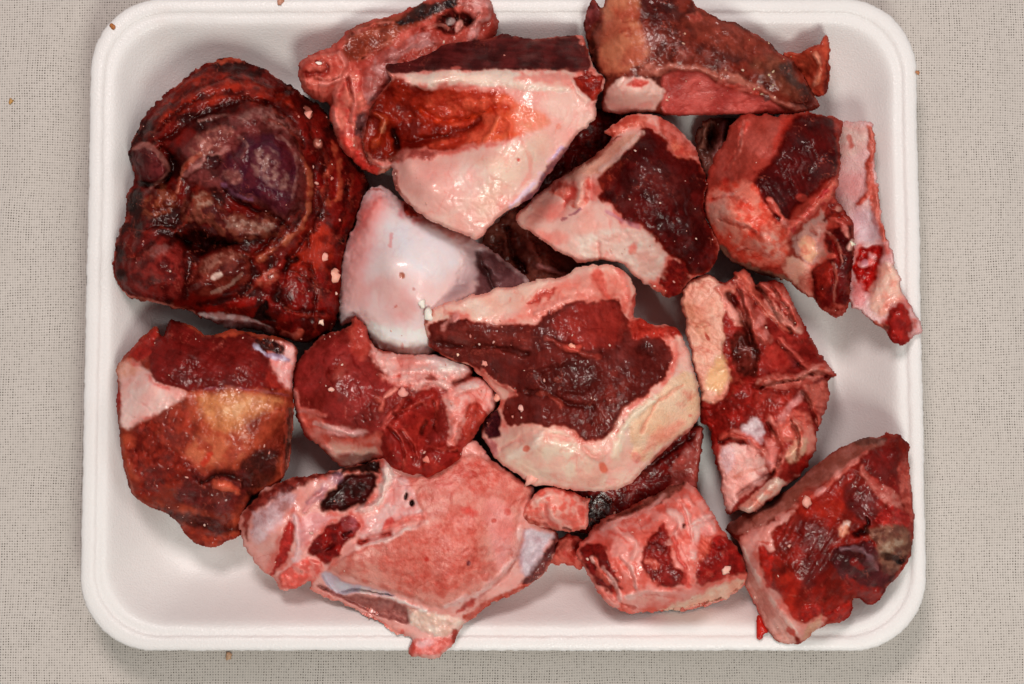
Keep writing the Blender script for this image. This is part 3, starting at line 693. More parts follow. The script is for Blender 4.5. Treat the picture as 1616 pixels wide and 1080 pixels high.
s.A(None,'e09c88','d07c6c',[(930,330),(1060,305),(1200,312),(1280,330),(1240,380),(1100,370),(990,350)],soft=8,mix=14,a=.8,rough=2)
s.A('dried_skin','7c2414','5c160e',[(430,330),(480,340),(540,385),(620,380),(700,390),(800,520),(740,620),(640,645),(560,640),(480,640),(430,690),(330,690),(290,620),(320,480),(380,390)],soft=7,h=-6,hw=14,mix=16,rough=3)
s.A('dried_skin','b8543a','983422',[(560,430),(640,372),(760,375),(900,385),(960,430),(950,560),(880,600),(760,620),(640,640),(580,610),(700,560),(600,500)],soft=8,mix=18,rough=3,fib=(-12,.5))
s.A('fat','e0785a','d4643c',[(880,390),(960,430),(1040,470),(1100,510),(1080,545),(1000,560),(900,600),(840,590),(930,540),(880,480)],soft=9,mix=14,rough=2)
s.A(None,'ea9878','e4886c',[(980,440),(1060,480),(1098,515),(1060,550),(960,560),(940,500)],soft=9,mix=10,a=.7)
s.S('9a2814',6,[(560,470),(640,520),(740,510),(840,470),(920,460)],h=-9,c2='b8401c',a=.8)
s.S('54100a',7,[(480,620),(560,600),(650,580),(740,560),(800,510)],h=-10,a=.85)
s.S('c85030',5,[(880,480),(940,520),(930,580)],h=7,a=.7); s.S('e07850',5,[(820,600),(860,560),(880,510)],h=7,a=.6)
s.S('8c3018',6,[(360,480),(400,500),(390,560),(350,620)],h=12,c2='a04828',a=.8); s.S('b07858',3,[(392,530),(385,560)],h=4,a=.9)
s.S('2c0806',7,[(430,560),(460,620),(430,690)],h=-22); s.S('2c0806',6,[(340,430),(320,520)],h=-8,a=.8)
s.A('gristle','b07064','94504a',[(440,650),(480,632),(560,640),(640,650),(600,690),(520,670),(450,690)],soft=4,h=10,mix=10)
s.A(None,'ecbfa4','f0c8ac',[(760,680),(900,640),(1000,600),(1080,560),(1100,640),(1000,720),(900,840),(820,960),(780,900),(800,780)],soft=20,mix=24,a=.7)
s.A(None,'e49c8c','e0a494',[(480,760),(600,700),(740,690),(780,760),(700,900),(600,900),(500,840)],soft=18,mix=22,a=.7)
s.A(None,'e4b8a8','ecd0bc',[(700,700),(820,690),(860,760),(780,850),(700,800)],soft=14,mix=14,a=.7)
s.S('8a5048',6,[(440,700),(435,760),(455,820),(500,870)],c2='d0a494',h=2,a=.9)
s.A('membrane','6c4c5c','8c6468',[(1250,555),(1220,580),(1150,640),(1090,720),(1050,790),(960,870),(1000,880),(1090,800),(1180,670),(1250,590)],soft=3,h=-14,hw=8,mix=10)
s.S('b0a0c0',3,[(1150,630),(1090,690)],a=.8,h=2); s.S('c8b8c8',4,[(1060,740),(1000,820),(930,880)],a=.8,h=2)
s.A('dried_skin','6c1c16','8c2c20',[(1195,330),(1240,315),(1330,325),(1325,380),(1290,440),(1250,400),(1215,360)],soft=3,h=-8,hw=8,mix=8,rough=4)
s.S('e8c4b0',5,[(1200,350),(1215,390),(1260,430)],h=5,a=.6)
s.B(968,682,3.2,-2,c1='c04838',a=.9); s.B(1140,540,5,1,c1='d88468',a=.6); s.B(700,290,9,3,ry=3,c1='a86058',a=.8,ang=-5)
s.S('c86050',4,[(970,600),(1040,700),(940,860)],a=.35); s.A(None,'e8a08c','d88474',[(880,830),(950,840),(930,900),(880,900)],soft=5,mix=8,a=.6)
s.B(1243,178,6,8,ry=4,c1='c07464',a=.9)

# --- D: top right piece
s = new('sawn_bone_block', 'brown rinded bone with a flat red sawn marrow face, top right of the tray', 'meaty bone', C3,
 [(75,190),(85,80),(110,10),(130,-10),(190,60),(200,-40),(640,-60),(700,10),(730,50),(840,100),(960,140),(1080,210),(1160,270),(1210,310),(1260,340),(1310,400),(1400,560),(1418,610),(1350,640),(1270,650),(1100,652),(540,660),(500,640),(380,645),(240,655),(175,630),(180,520),(200,440),(140,400),(100,290)],
 [(100,60,130),(90,250,120),(150,420,130),(210,-20,170),(450,-30,190),(300,200,190),(560,200,200),(750,60,170),(900,230,185),(1150,300,150),(1400,600,95),(1200,500,160),(600,360,200),(900,440,185),(540,400,180),(540,640,140),(900,640,135),(1200,640,120),(700,520,160),(1000,560,150),(240,480,170),(240,640,110),(450,640,120),(380,540,175)],
 'dried_skin', '6a3026', '46201c', r=10, edge=0.5, mix=20, noise=1.0, warp=0.6)
s.A('tendon','b07858','a06048',[(150,420),(170,150),(190,-40),(400,-60),(380,100),(440,200),(450,330),(380,380),(260,430)],soft=10,mix=24,fib=(86,.2))
s.A(None,'7c5044','5c2c28',[(130,120),(190,80),(170,260),(150,400),(110,300)],soft=8,mix=14,a=.9)
s.A(None,'8c3828','a04c38',[(230,40),(340,60),(380,10),(390,120),(280,110)],soft=10,mix=14,a=.7)
s.A('muscle','5a282c','7c4448',[(75,190),(85,80),(110,-10),(170,60),(140,130),(100,180)],soft=3,h=4,mix=12)
s.S('240c0c',8,[(170,80),(110,200),(120,300),(140,400)],h=-10,a=.8)
s.A(None,'2c1012','401618',[(400,-40),(560,-40),(600,40),(560,140),(480,180),(440,120)],soft=14,mix=14,a=.85)
s.A(None,'84483c','6c382e',[(640,100),(740,60),(960,150),(1160,280),(1280,380),(1180,380),(1000,330),(820,270),(700,180)],soft=10,mix=10,a=.7,rough=2)
s.A(None,'745040','543428',[(1000,340),(1180,320),(1260,400),(1340,560),(1240,560),(1120,460)],soft=12,mix=8,a=.7,rough=3)
s.A(None,'38302e','241c1e',[(1170,360),(1240,350),(1290,430),(1390,560),(1330,540),(1220,440)],soft=8,mix=8,a=.8,rough=2)
s.A(None,'b0685a','8c4038',[(640,90),(730,85),(750,115),(680,115)],soft=4,mix=6,h=3,a=.8)
s.A(None,'a07068','844c48',[(600,280),(690,290),(720,320),(640,340)],soft=6,mix=6,h=3,a=.7)
s.A('rib_of_fat','8c584c','a87060',[(380,380),(520,360),(700,370),(850,400),(1000,450),(1120,520),(1250,600),(1350,630),(1300,650),(1200,600),(1080,530),(900,480),(760,420),(640,400),(540,410),(500,430),(380,440)],soft=4,h=6,hw=6,mix=10,rough=3)
s.A('marrow_face','b86058','9c4440',[(520,440),(545,412),(640,402),(750,410),(800,440),(860,490),(980,520),(1080,545),(1140,570),(1240,640),(1200,655),(900,656),(540,660),(508,600),(525,540)],soft=2,mix=24,warp=.35,h=-4,hw=4,rim=('74302c',4))
s.A(None,'7c2c2c','8c3834',[(540,420),(650,405),(720,420),(660,460),(600,530),(540,530)],soft=12,mix=12,a=.7)
s.A(None,'6c2424','7c2c2a',[(1060,600),(1140,575),(1230,640),(1180,655),(1040,650)],soft=5,mix=10,a=.8)
s.S('c87468',5,[(850,470),(900,490),(1000,510),(1060,530)],h=3,a=.8,c2='b04c40')
s.A('fat_knob','e4b8a4','e8c4b0',[(190,540),(240,480),(330,440),(440,460),(510,490),(530,530),(500,600),(460,640),(300,640),(220,640),(190,600)],soft=4,h=14,hw=20,mix=20,warp=.8)
s.A(None,'a82c24','c04c40',[(320,470),(360,445),(460,450),(430,490),(350,495)],soft=4,mix=7,a=.9)
s.S('dc9c8c',5,[(200,560),(240,600),(330,625),(450,600)],h=-5,a=.6); s.S('98605c',4,[(180,590),(230,640)],h=-4,a=.7)
s.B(1120,562,5,5,c1='604848',a=.9)

# rind flap of D at far right (separate strip sticking out)
s = new('rind_strip', 'curled reddish brown strip of rind right of the sawn bone block', 'meat scrap', C3,
 [(1195,300),(1250,275),(1290,300),(1350,275),(1400,265),(1430,215),(1455,205),(1462,240),(1465,290),(1478,380),(1484,440),(1470,535),(1420,545),(1400,555),(1360,500),(1290,420),(1230,350)],
 [(1220,310,100),(1300,330,105),(1430,250,130),(1460,300,125),(1470,440,120),(1440,540,90),(1380,440,110),(1400,330,140),(1340,400,95)],
 'muscle','a8503a','8c3828',r=6,edge=.55,mix=14,noise=1.4)
s.S('d08c70',4,[(1390,310),(1420,350),(1410,420),(1390,480)],h=9,c2='c07454'); s.A(None,'4c1614','30100e',[(1460,330),(1484,430),(1470,530),(1430,540),(1450,430)],soft=5,mix=8,a=.9,h=-8)
s.A(None,'5a2018','7c3424',[(1280,380),(1340,370),(1370,440),(1330,440)],soft=8,mix=8,a=.7,h=-8)

# --- E: dark muscle wedge, middle right
s = new('dark_muscle_wedge', 'near black red muscle on pale pink fat, below the sawn bone block', 'meaty bone', C4,
 [(510,155),(560,130),(640,75),(700,70),(780,60),(830,90),(900,130),(960,190),(1000,250),(1025,285),(1050,370),(1065,440),(1050,520),(1045,600),(1080,660),(1120,740),(1130,800),(1100,880),(1050,920),(980,940),(950,1020),(880,1050),(840,1030),(760,985),(660,925),(640,880),(570,860),(480,850),(400,865),(330,830),(230,770),(180,730),(110,690),(50,640),(45,600),(110,545),(170,490),(240,430),(330,380),(420,320),(520,240),(570,190)],
 [(540,150,140),(700,80,150),(900,140,140),(1020,290,150),(1050,450,170),(1120,780,160),(960,1000,130),(760,980,130),(480,845,170),(230,765,150),(60,620,120),(250,440,110),(520,250,130),(480,380,150),(750,160,180),(650,300,210),(900,350,210),(850,550,235),(700,600,230),(950,700,220),(560,700,205),(350,640,180),(1000,880,180),(860,850,180)],
 'fat', 'e4a894', 'e8b8a4', r=10, edge=0.55, mix=24, noise=0.8, warp=0.8)
s.A('muscle','4a1214','300a0d',[(740,130),(800,150),(850,200),(870,280),(940,290),(1020,300),(1070,430),(1050,560),(1090,680),(1140,800),(1080,920),(980,950),(940,860),(880,820),(820,780),(740,690),(640,650),(580,590),(500,530),(475,450),(490,390),(560,310),(640,240),(700,180)],soft=3.5,h=7,hw=8,mix=22,rough=3,rim=('7c2018',7))
s.A(None,'6c2420','a04430',[(500,400),(580,320),(620,330),(560,450),(500,480)],soft=10,mix=10,a=.5)
s.A(None,'3c1a1c','582c2c',[(680,370),(800,350),(960,400),(940,560),(820,540),(720,460)],soft=14,mix=6,a=.5,rough=2.5)
s.A('lean_flap','541418','74201e',[(850,820),(930,850),(975,930),(950,1030),(870,1050),(820,1000),(830,920)],soft=3,h=4,mix=8,rough=4)
s.A('gristle','c4786a','a85448',[(790,60),(860,100),(960,190),(1025,280),(1000,310),(930,290),(870,290),(850,200),(800,140)],soft=4,mix=10,rough=4)
s.A(None,'d88060','b84c3c',[(860,230),(940,220),(1000,280),(940,300),(870,270)],soft=5,mix=6,a=.8,rough=3)
s.A('fat','c87c68','b05040',[(500,160),(560,130),(640,75),(760,70),(740,130),(650,150),(560,200),(520,180)],soft=4,h=12,hw=8,mix=9,rough=5)
s.A('bone','d8b094','ccA084'.lower(),[(430,320),(520,250),(620,180),(710,170),(640,240),(560,320),(500,380),(440,400),(330,420),(320,390)],soft=4,h=2,mix=20,fib=(-35,.25))
s.S('e8c8b4',4,[(500,370),(580,310),(640,240),(720,165)],h=4,a=.8)
s.S('8c3c30',4,[(430,330),(540,230),(600,190)],h=-6,a=.7)
s.A('fat','d89480','c06858',[(240,440),(290,410),(340,450),(360,400),(420,390),(460,440),(440,520),(400,560),(330,560),(290,490),(240,490)],soft=4,h=12,hw=10,mix=8,rough=3)
s.S('ecb8a0',7,[(395,420),(400,480),(375,550)],h=12,a=.9); s.S('b04038',5,[(355,440),(350,500),(310,550)],h=-10,a=.8); s.S('b84840',5,[(450,450),(460,520)],h=-8,a=.7)
s.A(None,'e0806c','d46050',[(110,600),(240,520),(340,570),(300,620),(200,640),(110,680)],soft=10,mix=12,a=.55)
s.A(None,'c84838','dc7460',[(170,680),(300,690),(360,740),(240,760),(160,700)],soft=8,mix=10,a=.45)
s.A('fat_cap','ecd0bc','e8bca8',[(300,740),(480,700),(620,680),(740,690),(800,770),(840,830),(820,960),(700,920),(580,850),(420,850)],soft=10,mix=16,rough=2)
s.S('6c3c5c',2.2,[(330,610),(370,590),(395,570)],a=.8); s.S('7c4058',1.8,[(285,635),(310,625)],a=.7)
s.S('b08090',4,[(540,590),(620,640),(700,670)],a=.6,h=2)
s.A(None,'d46850','c84c3c',[(640,790),(680,760),(700,800),(660,815)],soft=4,mix=6,a=.7)
s.S('c09080',3,[(490,760),(495,850)],a=.7,h=-4)
s.S('d07c68',5,[(760,960),(830,1020)],a=.8,c2='b85448')

# --- G: long flat bone, far right
s = new('long_bone_slab', 'long pale sawn bone slab with a bloody middle at the far right tray edge', 'meaty bone', C5,
 [(610,85),(700,88),(775,92),(785,85),(810,120),(818,200),(812,300),(830,400),(845,480),(860,580),(875,590),(880,660),(910,740),(940,840),(975,900),(1008,950),(1012,990),(975,995),(950,1035),(910,1040),(870,1000),(860,970),(800,940),(740,890),(700,880),(690,700),(700,640),(660,560),(620,480),(640,360),(660,250),(640,150)],
 [(640,100,70),(680,300,70),(660,480,60),(780,100,118),(810,200,112),(820,400,112),(850,560,125),(720,200,90),(720,400,85),(780,560,90),(740,620,100),(870,640,140),(800,700,110),(720,860,110),(860,850,135),(930,830,140),(1000,970,110),(900,1020,120),(920,900,150)],
 'bone', 'd8bcb4', 'd4aca4', r=5, edge=0.6, mix=30, noise=0.7)
s.A('saw_cut_side','c07464','b05c4c',[(770,85),(815,110),(820,220),(812,300),(835,420),(850,520),(865,590),(830,600),(810,520),(790,430),(775,330),(785,200)],soft=3,h=5,mix=12,rough=3,fib=(88,.3))
s.A(None,'dcc8b8','d8b8a8',[(660,100),(770,95),(770,200),(700,250),(660,220)],soft=9,mix=20,a=.8)
s.A(None,'d4a49c','cc948c',[(700,300),(770,310),(780,370),(740,430),(700,400)],soft=9,mix=12,a=.7)
s.S('a04438',5,[(775,350),(785,400),(735,440)],h=8,c2='c87060'); s.S('b85848',5,[(705,150),(712,190)],a=.8)
s.A(None,'ccbcc0','c8b0b4',[(700,480),(780,450),(830,560),(800,610),(740,580)],soft=9,mix=12,a=.8)
s.A('blood_pool','a81c18','7c1010',[(740,620),(790,630),(850,610),(840,700),(810,800),(780,830),(720,760),(705,720),(730,680)],soft=4,h=-12,hw=8,mix=8,rough=5)
s.S('ecc0b8',5,[(750,700),(790,690),(800,660)],h=9,a=.9,c2='d88078'); s.B(770,690,5,6,c1='c8a0a8')
s.A('fat','e0a48c','e8bca4',[(820,720),(880,680),(930,800),(940,850),(880,870),(860,930),(780,880),(790,830)],soft=7,h=5,mix=12,rough=2)
s.A(None,'d48c88','cc7470',[(705,780),(760,760),(780,860),(720,880)],soft=6,mix=10,a=.8)
s.A('lean_flap','9c2c28','7c1c1c',[(880,880),(920,855),(960,880),(972,950),(950,1030),(910,1042),(865,1000),(865,930)],soft=3,h=18,hw=12,mix=12)
s.A('gristle','6c3830','a05c4c',[(790,930),(860,950),(860,975),(800,945)],soft=2,mix=6)
s.S('e0a090',4,[(845,480),(858,490)],h=3)

# --- F: muscle with pink ball, right
s = new('ball_joint_muscle', 'dark red muscle above a shiny pink rounded joint, right side under the sawn bone block', 'meaty bone', C5,
 [(245,55),(310,52),(420,58),(480,50),(560,52),(640,70),(680,85),(665,150),(668,250),(655,330),(640,400),(680,460),(720,520),(730,580),(725,660),(712,760),(705,880),(670,920),(620,915),(575,880),(555,840),(520,835),(470,790),(400,760),(310,735),(220,690),(150,640),(110,560),(78,470),(80,400),(95,340),(110,280),(150,200),(190,120)],
 [(250,65,130),(450,60,150),(640,80,150),(120,320,120),(160,200,115),(200,120,120),(90,430,150),(140,600,110),(330,730,90),(470,785,80),(250,160,160),(380,200,195),(560,150,205),(640,320,180),(250,350,200),(200,480,225),(350,600,235),(440,650,200),(300,500,225),(480,460,195),(560,430,170),(500,600,130),(580,560,120),(560,650,120),(520,800,105),(620,640,160),(690,560,160),(630,780,170),(680,880,130),(580,850,120)],
 'muscle', '9c443a', '84382f', r=9, edge=0.5, mix=26, noise=1.2)
s.A(None,'94483e','a45a50',[(200,120),(260,60),(420,60),(400,170),(330,260),(180,330),(120,330),(150,220)],soft=10,mix=24,a=.8,fib=(60,.25))
s.A('muscle','34090d','460e10',[(450,60),(560,50),(640,80),(668,200),(655,320),(600,350),(560,400),(510,430),(470,500),(430,540),(380,480),(300,380),(290,320),(380,250),(410,150)],soft=5,h=9,hw=10,mix=22,fib=(62,.55),rim=('6c1a16',8))
s.A(None,'a02c20','c04434',[(430,60),(470,60),(420,150),(390,240),(370,200),(400,120)],soft=6,mix=10,a=.6)
s.A('gristle','a4383c','bc6858',[(430,560),(510,480),(560,420),(640,320),(660,340),(635,400),(560,470),(480,540),(440,600)],soft=3,h=10,hw=5,mix=10,fib=(-50,.4))
s.S('e09080',5,[(360,420),(410,500),(460,530),(540,470)],h=8,c2='d06858',a=.9)
s.B(500,410,9,7,c1='9a4038',ry=7)
s.A('joint_knob','dc8870','c8503c',[(85,400),(170,335),(280,350),(340,420),(380,500),(440,580),(450,650),(400,710),(330,700),(220,670),(140,590),(100,520)],soft=7,h=8,hw=20,mix=14,rough=2,fib=(40,.25))
s.A(None,'e8b49c','e09a84',[(90,430),(170,400),(200,480),(180,560),(130,540)],soft=8,mix=8,a=.6)
s.A(None,'ecb49c','d87c64',[(280,580),(350,550),(430,600),(420,670),(340,670),(300,640)],soft=8,mix=8,a=.6,h=5)
s.S('a42c24',5,[(180,340),(200,420),(270,470)],h=-6,a=.6); s.S('b84030',5,[(250,600),(290,560),(360,520)],h=-5,a=.6)
s.A('bone','8c6c58','6c4c40',[(130,600),(220,670),(330,720),(420,740),(470,770),(400,765),(300,735),(200,690),(140,650)],soft=3,h=-8,hw=4,mix=8)
s.A('bone','dcac90','e0b49c',[(410,720),(450,650),(510,690),(560,710),(550,840),(520,835),(470,780)],soft=5,mix=14)
s.A(None,'c87c68','b86454',[(480,740),(540,720),(556,840),(510,820)],soft=6,mix=10,a=.7)
s.A('gristle','c0a090','a88c80',[(440,600),(500,540),(570,490),(600,440),(610,540),(590,620),(640,660),(560,690),(500,680)],soft=4,mix=12,rough=2)
s.A('fat_knob','e8b890','e0a080',[(480,600),(530,575),(570,610),(570,660),(530,695),(500,670)],soft=4,h=10,hw=10,mix=12)
s.B(570,625,7,6,c1='b89c90',a=.7)
s.A('lean_flap','5c1618','3c0e12',[(590,600),(620,540),(700,540),(715,520),(735,580),(725,660),(705,760),(705,880),(670,920),(600,900),(565,860),(545,780),(540,710),(600,690),(640,650)],soft=4,h=18,hw=12,mix=14,rough=3)
s.A('lean_flap','8c2c24','6c1c1a',[(545,720),(600,690),(640,700),(620,780),(600,860),(560,820)],soft=6,h=3,mix=10)
s.S('d09080',5,[(625,500),(670,520),(700,570)],h=8,c2='b06058'); s.A('muscle','7c2c24','54181a',[(600,450),(640,425),(680,460),(680,500),(630,490),(600,530)],soft=4,h=8,mix=8,rough=4)
s.B(655,460,5,4,c1='c09888'); s.S('e4c8b4',4,[(705,625),(718,595)],h=6,a=1,warp=.3)
s.B(625,662,8,8,ry=5,c1='c46454',a=.9); s.A(None,'b06054','803028',[(580,885),(650,860),(700,880),(670,918),(620,912)],soft=4,mix=5,a=.8,rough=3)
s.S('c87868',5,[(235,100),(270,80),(250,130)],h=5,c2='b84c40')
s.A(None,'6c2420','94443c',[(640,75),(680,88),(668,200),(650,160)],soft=4,mix=7,a=.8)

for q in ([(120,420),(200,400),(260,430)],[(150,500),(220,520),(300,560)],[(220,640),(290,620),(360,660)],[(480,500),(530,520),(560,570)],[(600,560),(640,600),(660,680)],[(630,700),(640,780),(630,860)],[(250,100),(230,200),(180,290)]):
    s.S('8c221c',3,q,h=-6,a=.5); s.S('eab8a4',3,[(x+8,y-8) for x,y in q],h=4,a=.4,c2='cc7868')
# --- N: shredded bone right middle
s = new('shredded_bone', 'pale sawn bone with ragged pink meat shreds, right of the centre piece', 'meaty bone', C10,
 [(80,170),(110,110),(160,85),(210,80),(240,110),(290,90),(290,70),(335,55),(360,85),(380,130),(400,100),(480,110),(505,160),(540,230),(560,300),(600,345),(630,400),(665,435),(690,480),(655,480),(658,560),(640,640),(610,680),(608,780),(570,840),(530,880),(490,905),(430,960),(350,1018),(305,990),(260,1018),(250,960),(230,840),(205,740),(190,680),(150,660),(165,570),(140,470),(110,350),(90,230)],
 [(85,190,130),(220,90,150),(150,400,150),(210,590,130),(190,690,110),(255,1010,90),(330,1000,130),(250,300,165),(280,480,135),(330,80,120),(330,200,150),(420,330,165),(480,120,110),(540,240,110),(600,350,110),(420,220,140),(480,400,150),(400,480,185),(660,460,140),(560,470,185),(500,560,150),(400,580,155),(300,560,165),(640,620,110),(600,780,100),(520,660,170),(540,760,150),(360,680,140),(300,800,130),(380,860,120),(450,880,150),(500,900,110),(250,700,140)],
 'muscle', '8c302c', '6c2220', r=9, edge=0.45, mix=16, noise=2.0)
s.A('bone','dcb094','d8a488',[(80,170),(110,110),(160,85),(215,80),(240,120),(250,230),(255,330),(250,400),(270,440),(270,500),(240,580),(200,590),(165,560),(140,470),(110,350)],soft=3,mix=22,fib=(18,.3),h=5,hw=4)
s.A(None,'b88c68','c89c7c',[(95,180),(130,180),(190,260),(190,330),(150,330),(115,280)],soft=8,mix=5,a=.6)
s.A('cartilage','d4b078','d8b884',[(180,470),(240,390),(268,440),(270,500),(240,560),(180,520)],soft=7,mix=14,a=.9)
s.B(187,322,3,-2,ry=8,c1='a04838',a=.9,ang=-30)
s.A('fat','dc9c88','c87c68',[(215,120),(295,125),(300,160),(270,165),(330,250),(330,290),(290,290),(255,240),(235,170)],soft=3,h=8,hw=6,mix=12,rough=2)
s.A('gristle','cc8470','b0604f',[(285,90),(335,55),(360,90),(380,150),(440,230),(500,280),(560,300),(520,310),(450,270),(380,200),(330,150)],soft=3,h=14,hw=8,mix=10,fib=(50,.5))
s.A('gristle','c47c70','a0544a',[(300,150),(350,160),(400,230),(420,300),(450,330),(430,355),(370,340),(330,260),(310,200)],soft=4,h=16,hw=9,mix=10,fib=(60,.4))
s.S('401414',6,[(270,160),(300,200),(330,270),(360,350)],h=-18,a=.9)
s.A('fat','d08878','b85c50',[(385,110),(480,110),(510,170),(550,260),(560,300),(510,260),(450,180),(400,130)],soft=4,h=10,hw=7,mix=7,rough=5)
s.S('481616',6,[(380,130),(430,190),(500,260)],h=-14,a=.6); s.S('e0a894',5,[(420,190),(480,260),(550,300)],h=8,a=.8)
s.A('muscle','5c2824','3c1816',[(290,300),(340,310),(390,360),(395,440),(370,480),(310,480),(285,430),(270,360)],soft=6,h=-14,hw=8,mix=10,rough=2)
s.A(None,'8c2824','a03c34',[(400,360),(480,330),(520,400),(500,460),(420,460)],soft=7,mix=10,a=.9,fib=(-60,.4))
s.S('c07c70',4,[(480,350),(530,400),(560,440)],h=5,a=.7); s.S('684048',6,[(500,370),(530,430)],a=.6)
s.A('lean_flap','8a2420','641816',[(160,610),(200,590),(270,560),(300,480),(380,490),(370,560),(340,640),(300,700),(240,740),(205,730),(190,680),(150,660)],soft=4,h=10,hw=8,mix=12,rough=4)
s.A('lean_flap','a03c34','7c2822',[(390,520),(500,520),(520,560),(470,640),(410,640),(380,580)],soft=7,h=6,mix=12,fib=(-50,.3))
s.A('gristle','d48474','b85c50',[(375,495),(440,465),(520,475),(560,450),(600,415),(665,430),(690,480),(640,470),(580,500),(500,528),(400,520)],soft=3,h=24,hw=7,mix=10,fib=(-15,.5),rough=3)
s.A('membrane','c4b4b4','b09494',[(320,660),(370,630),(410,680),(400,740),(350,730),(310,700)],soft=5,h=4,mix=12)
s.A('fat','d88c78','c46858',[(440,660),(520,610),(590,620),(612,690),(600,790),(560,800),(540,720),(470,740),(430,720)],soft=6,h=12,hw=12,mix=14,rough=4)
s.A('fat_knob','d8b490','dca084',[(480,780),(520,740),(570,700),(580,730),(540,800),(500,810)],soft=5,h=12,hw=9,mix=10)
s.A(None,'b43028','94241e',[(510,830),(560,790),(605,760),(595,810),(540,860)],soft=6,mix=8,a=.9)
s.S('d09c94',6,[(470,640),(510,600),(540,560),(560,530)],h=6,c2='c08078',a=.7)
s.A('gristle','bc6a5c','a4564a',[(580,500),(650,490),(655,570),(640,640),(600,600),(570,560)],soft=5,mix=8,rough=5)
s.A('bone','e0b8a8','d8a090',[(230,760),(300,730),(390,760),(420,830),(430,860),(330,940),(265,1015),(250,950)],soft=4,h=2,mix=24)
s.A(None,'d8c4c4','ccb0ac',[(230,760),(290,740),(290,830),(250,860)],soft=6,mix=8,a=.7)
s.S('b87058',3,[(290,870),(360,830),(410,825)],a=.6)
s.S('c46c5e',8,[(290,700),(360,730),(410,770),(440,830)],h=12,c2='d08c7c',a=.95)
s.S('dc9c90',9,[(430,730),(430,790),(450,850)],h=8,c2='c87c70')
s.A('bone_tip','e8c8b0','dc9c84',[(305,975),(370,930),(430,880),(470,860),(500,880),(490,915),(430,960),(350,1018),(320,1005)],soft=3,h=26,hw=12,mix=12)
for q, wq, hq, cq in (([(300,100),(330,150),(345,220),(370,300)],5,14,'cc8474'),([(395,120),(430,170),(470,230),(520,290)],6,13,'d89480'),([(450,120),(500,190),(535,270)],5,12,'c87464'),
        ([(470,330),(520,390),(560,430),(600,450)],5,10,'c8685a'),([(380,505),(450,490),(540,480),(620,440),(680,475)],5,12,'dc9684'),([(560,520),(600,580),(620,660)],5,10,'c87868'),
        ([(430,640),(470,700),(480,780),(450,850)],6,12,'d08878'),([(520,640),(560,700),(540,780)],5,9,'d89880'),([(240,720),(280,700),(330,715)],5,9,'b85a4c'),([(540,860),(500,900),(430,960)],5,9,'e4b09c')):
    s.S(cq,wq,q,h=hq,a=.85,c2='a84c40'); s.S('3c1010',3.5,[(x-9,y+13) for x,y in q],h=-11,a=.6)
s.S('3c1814',6,[(310,935),(400,880),(440,850)],h=-14,a=.4)

# --- Q: dark piece under the centre piece
s = new('dark_red_slice', 'dark red slice with purple brown side, mostly hidden under the big centre piece', 'meat piece', PXL,
 [(880,760),(960,740),(1020,720),(1075,680),(1112,668),(1108,720),(1100,770),(1080,790),(1020,800),(960,825),(920,850),(890,820)],
 [(900,800,70),(980,780,80),(1060,720,100),(1100,690,100),(1090,780,80),(1000,810,70)],
 'muscle','6c1a1a','501214',r=10,edge=.4,mix=14,noise=1.2)
s.A('gristle','a05a54','8c4640',[(1060,735),(1090,700),(1112,670),(1106,730),(1098,775),(1060,770)],soft=5,mix=10,fib=(110,.3)); s.B(1076,727,7,5,c1='b05c54',a=.9)
s.S('2a0c0e',5,[(980,760),(1020,740),(1090,690)],h=-6,a=.8); s.S('8c5c5c',3,[(985,790),(1010,765)],a=.6)
s.A('dried_skin','160a0a','2a1010',[(915,780),(960,775),(975,800),(940,830),(915,840)],soft=5,mix=7)

# --- K: left bottom block
s = new('square_shank_block', 'squarish block with dark red meat above orange brown dried rind, lower left of tray', 'meaty bone', C7,
 [(55,270),(100,215),(150,160),(240,85),(245,130),(270,130),(285,60),(330,70),(400,100),(450,140),(560,105),(640,125),(760,140),(825,175),(835,215),(815,330),(820,440),(815,560),(800,700),(770,760),(680,800),(640,830),(600,900),(605,985),(560,1000),(500,1030),(450,1040),(390,1010),(345,975),(330,935),(270,890),(190,860),(145,830),(110,760),(85,650),(75,560),(65,470),(60,400),(75,330)],
 [(60,280,120),(240,100,120),(300,70,125),(450,140,140),(640,130,150),(820,180,150),(75,450,150),(90,640,150),(160,820,120),(340,940,90),(450,1030,80),(590,980,85),(640,830,110),(770,750,120),(800,600,120),(810,400,150),(775,450,185),(770,650,165),(350,200,180),(600,250,190),(200,350,185),(450,420,200),(350,550,195),(600,550,200),(250,700,165),(450,700,170),(500,880,130),(330,850,130),(650,700,165)],
 'dried_skin', '964a32', '6c2e22', r=10, edge=0.5, mix=26, noise=1.1, warp=0.6, fib=(-70,.4))
s.A('fat','dcb0a0','e4c0b0',[(60,280),(150,240),(210,290),(260,340),(370,375),(350,400),(270,450),(220,480),(120,540),(80,520),(70,430),(80,340)],soft=7,mix=26,h=3)
s.A(None,'c89070','d8a890',[(50,270),(100,240),(160,270),(140,320),(80,330)],soft=6,mix=8,a=.8)
s.A('muscle','7c2422','902e28',[(110,215),(170,150),(240,85),(240,140),(210,200),(150,260)],soft=3,h=4,mix=14)
s.A('muscle','6a2020','561a1a',[(210,210),(240,140),(285,60),(400,100),(450,140),(640,125),(700,190),(740,260),(790,380),(640,360),(520,352),(440,365),(350,365),(250,335),(200,290)],soft=3,h=4,mix=24,fib=(25,.45))
s.A(None,'a83c30','94302a',[(690,280),(780,300),(800,370),(700,350)],soft=9,mix=12,a=.7)
s.A('fat','d88c80','e4b0a4',[(700,200),(760,160),(830,180),(815,300),(805,370),(770,340),(730,270)],soft=5,mix=12,h=2)
s.A('membrane','201014','38201f',[(640,150),(740,140),(790,180),(770,220),(700,200)],soft=4,mix=6,rough=5)
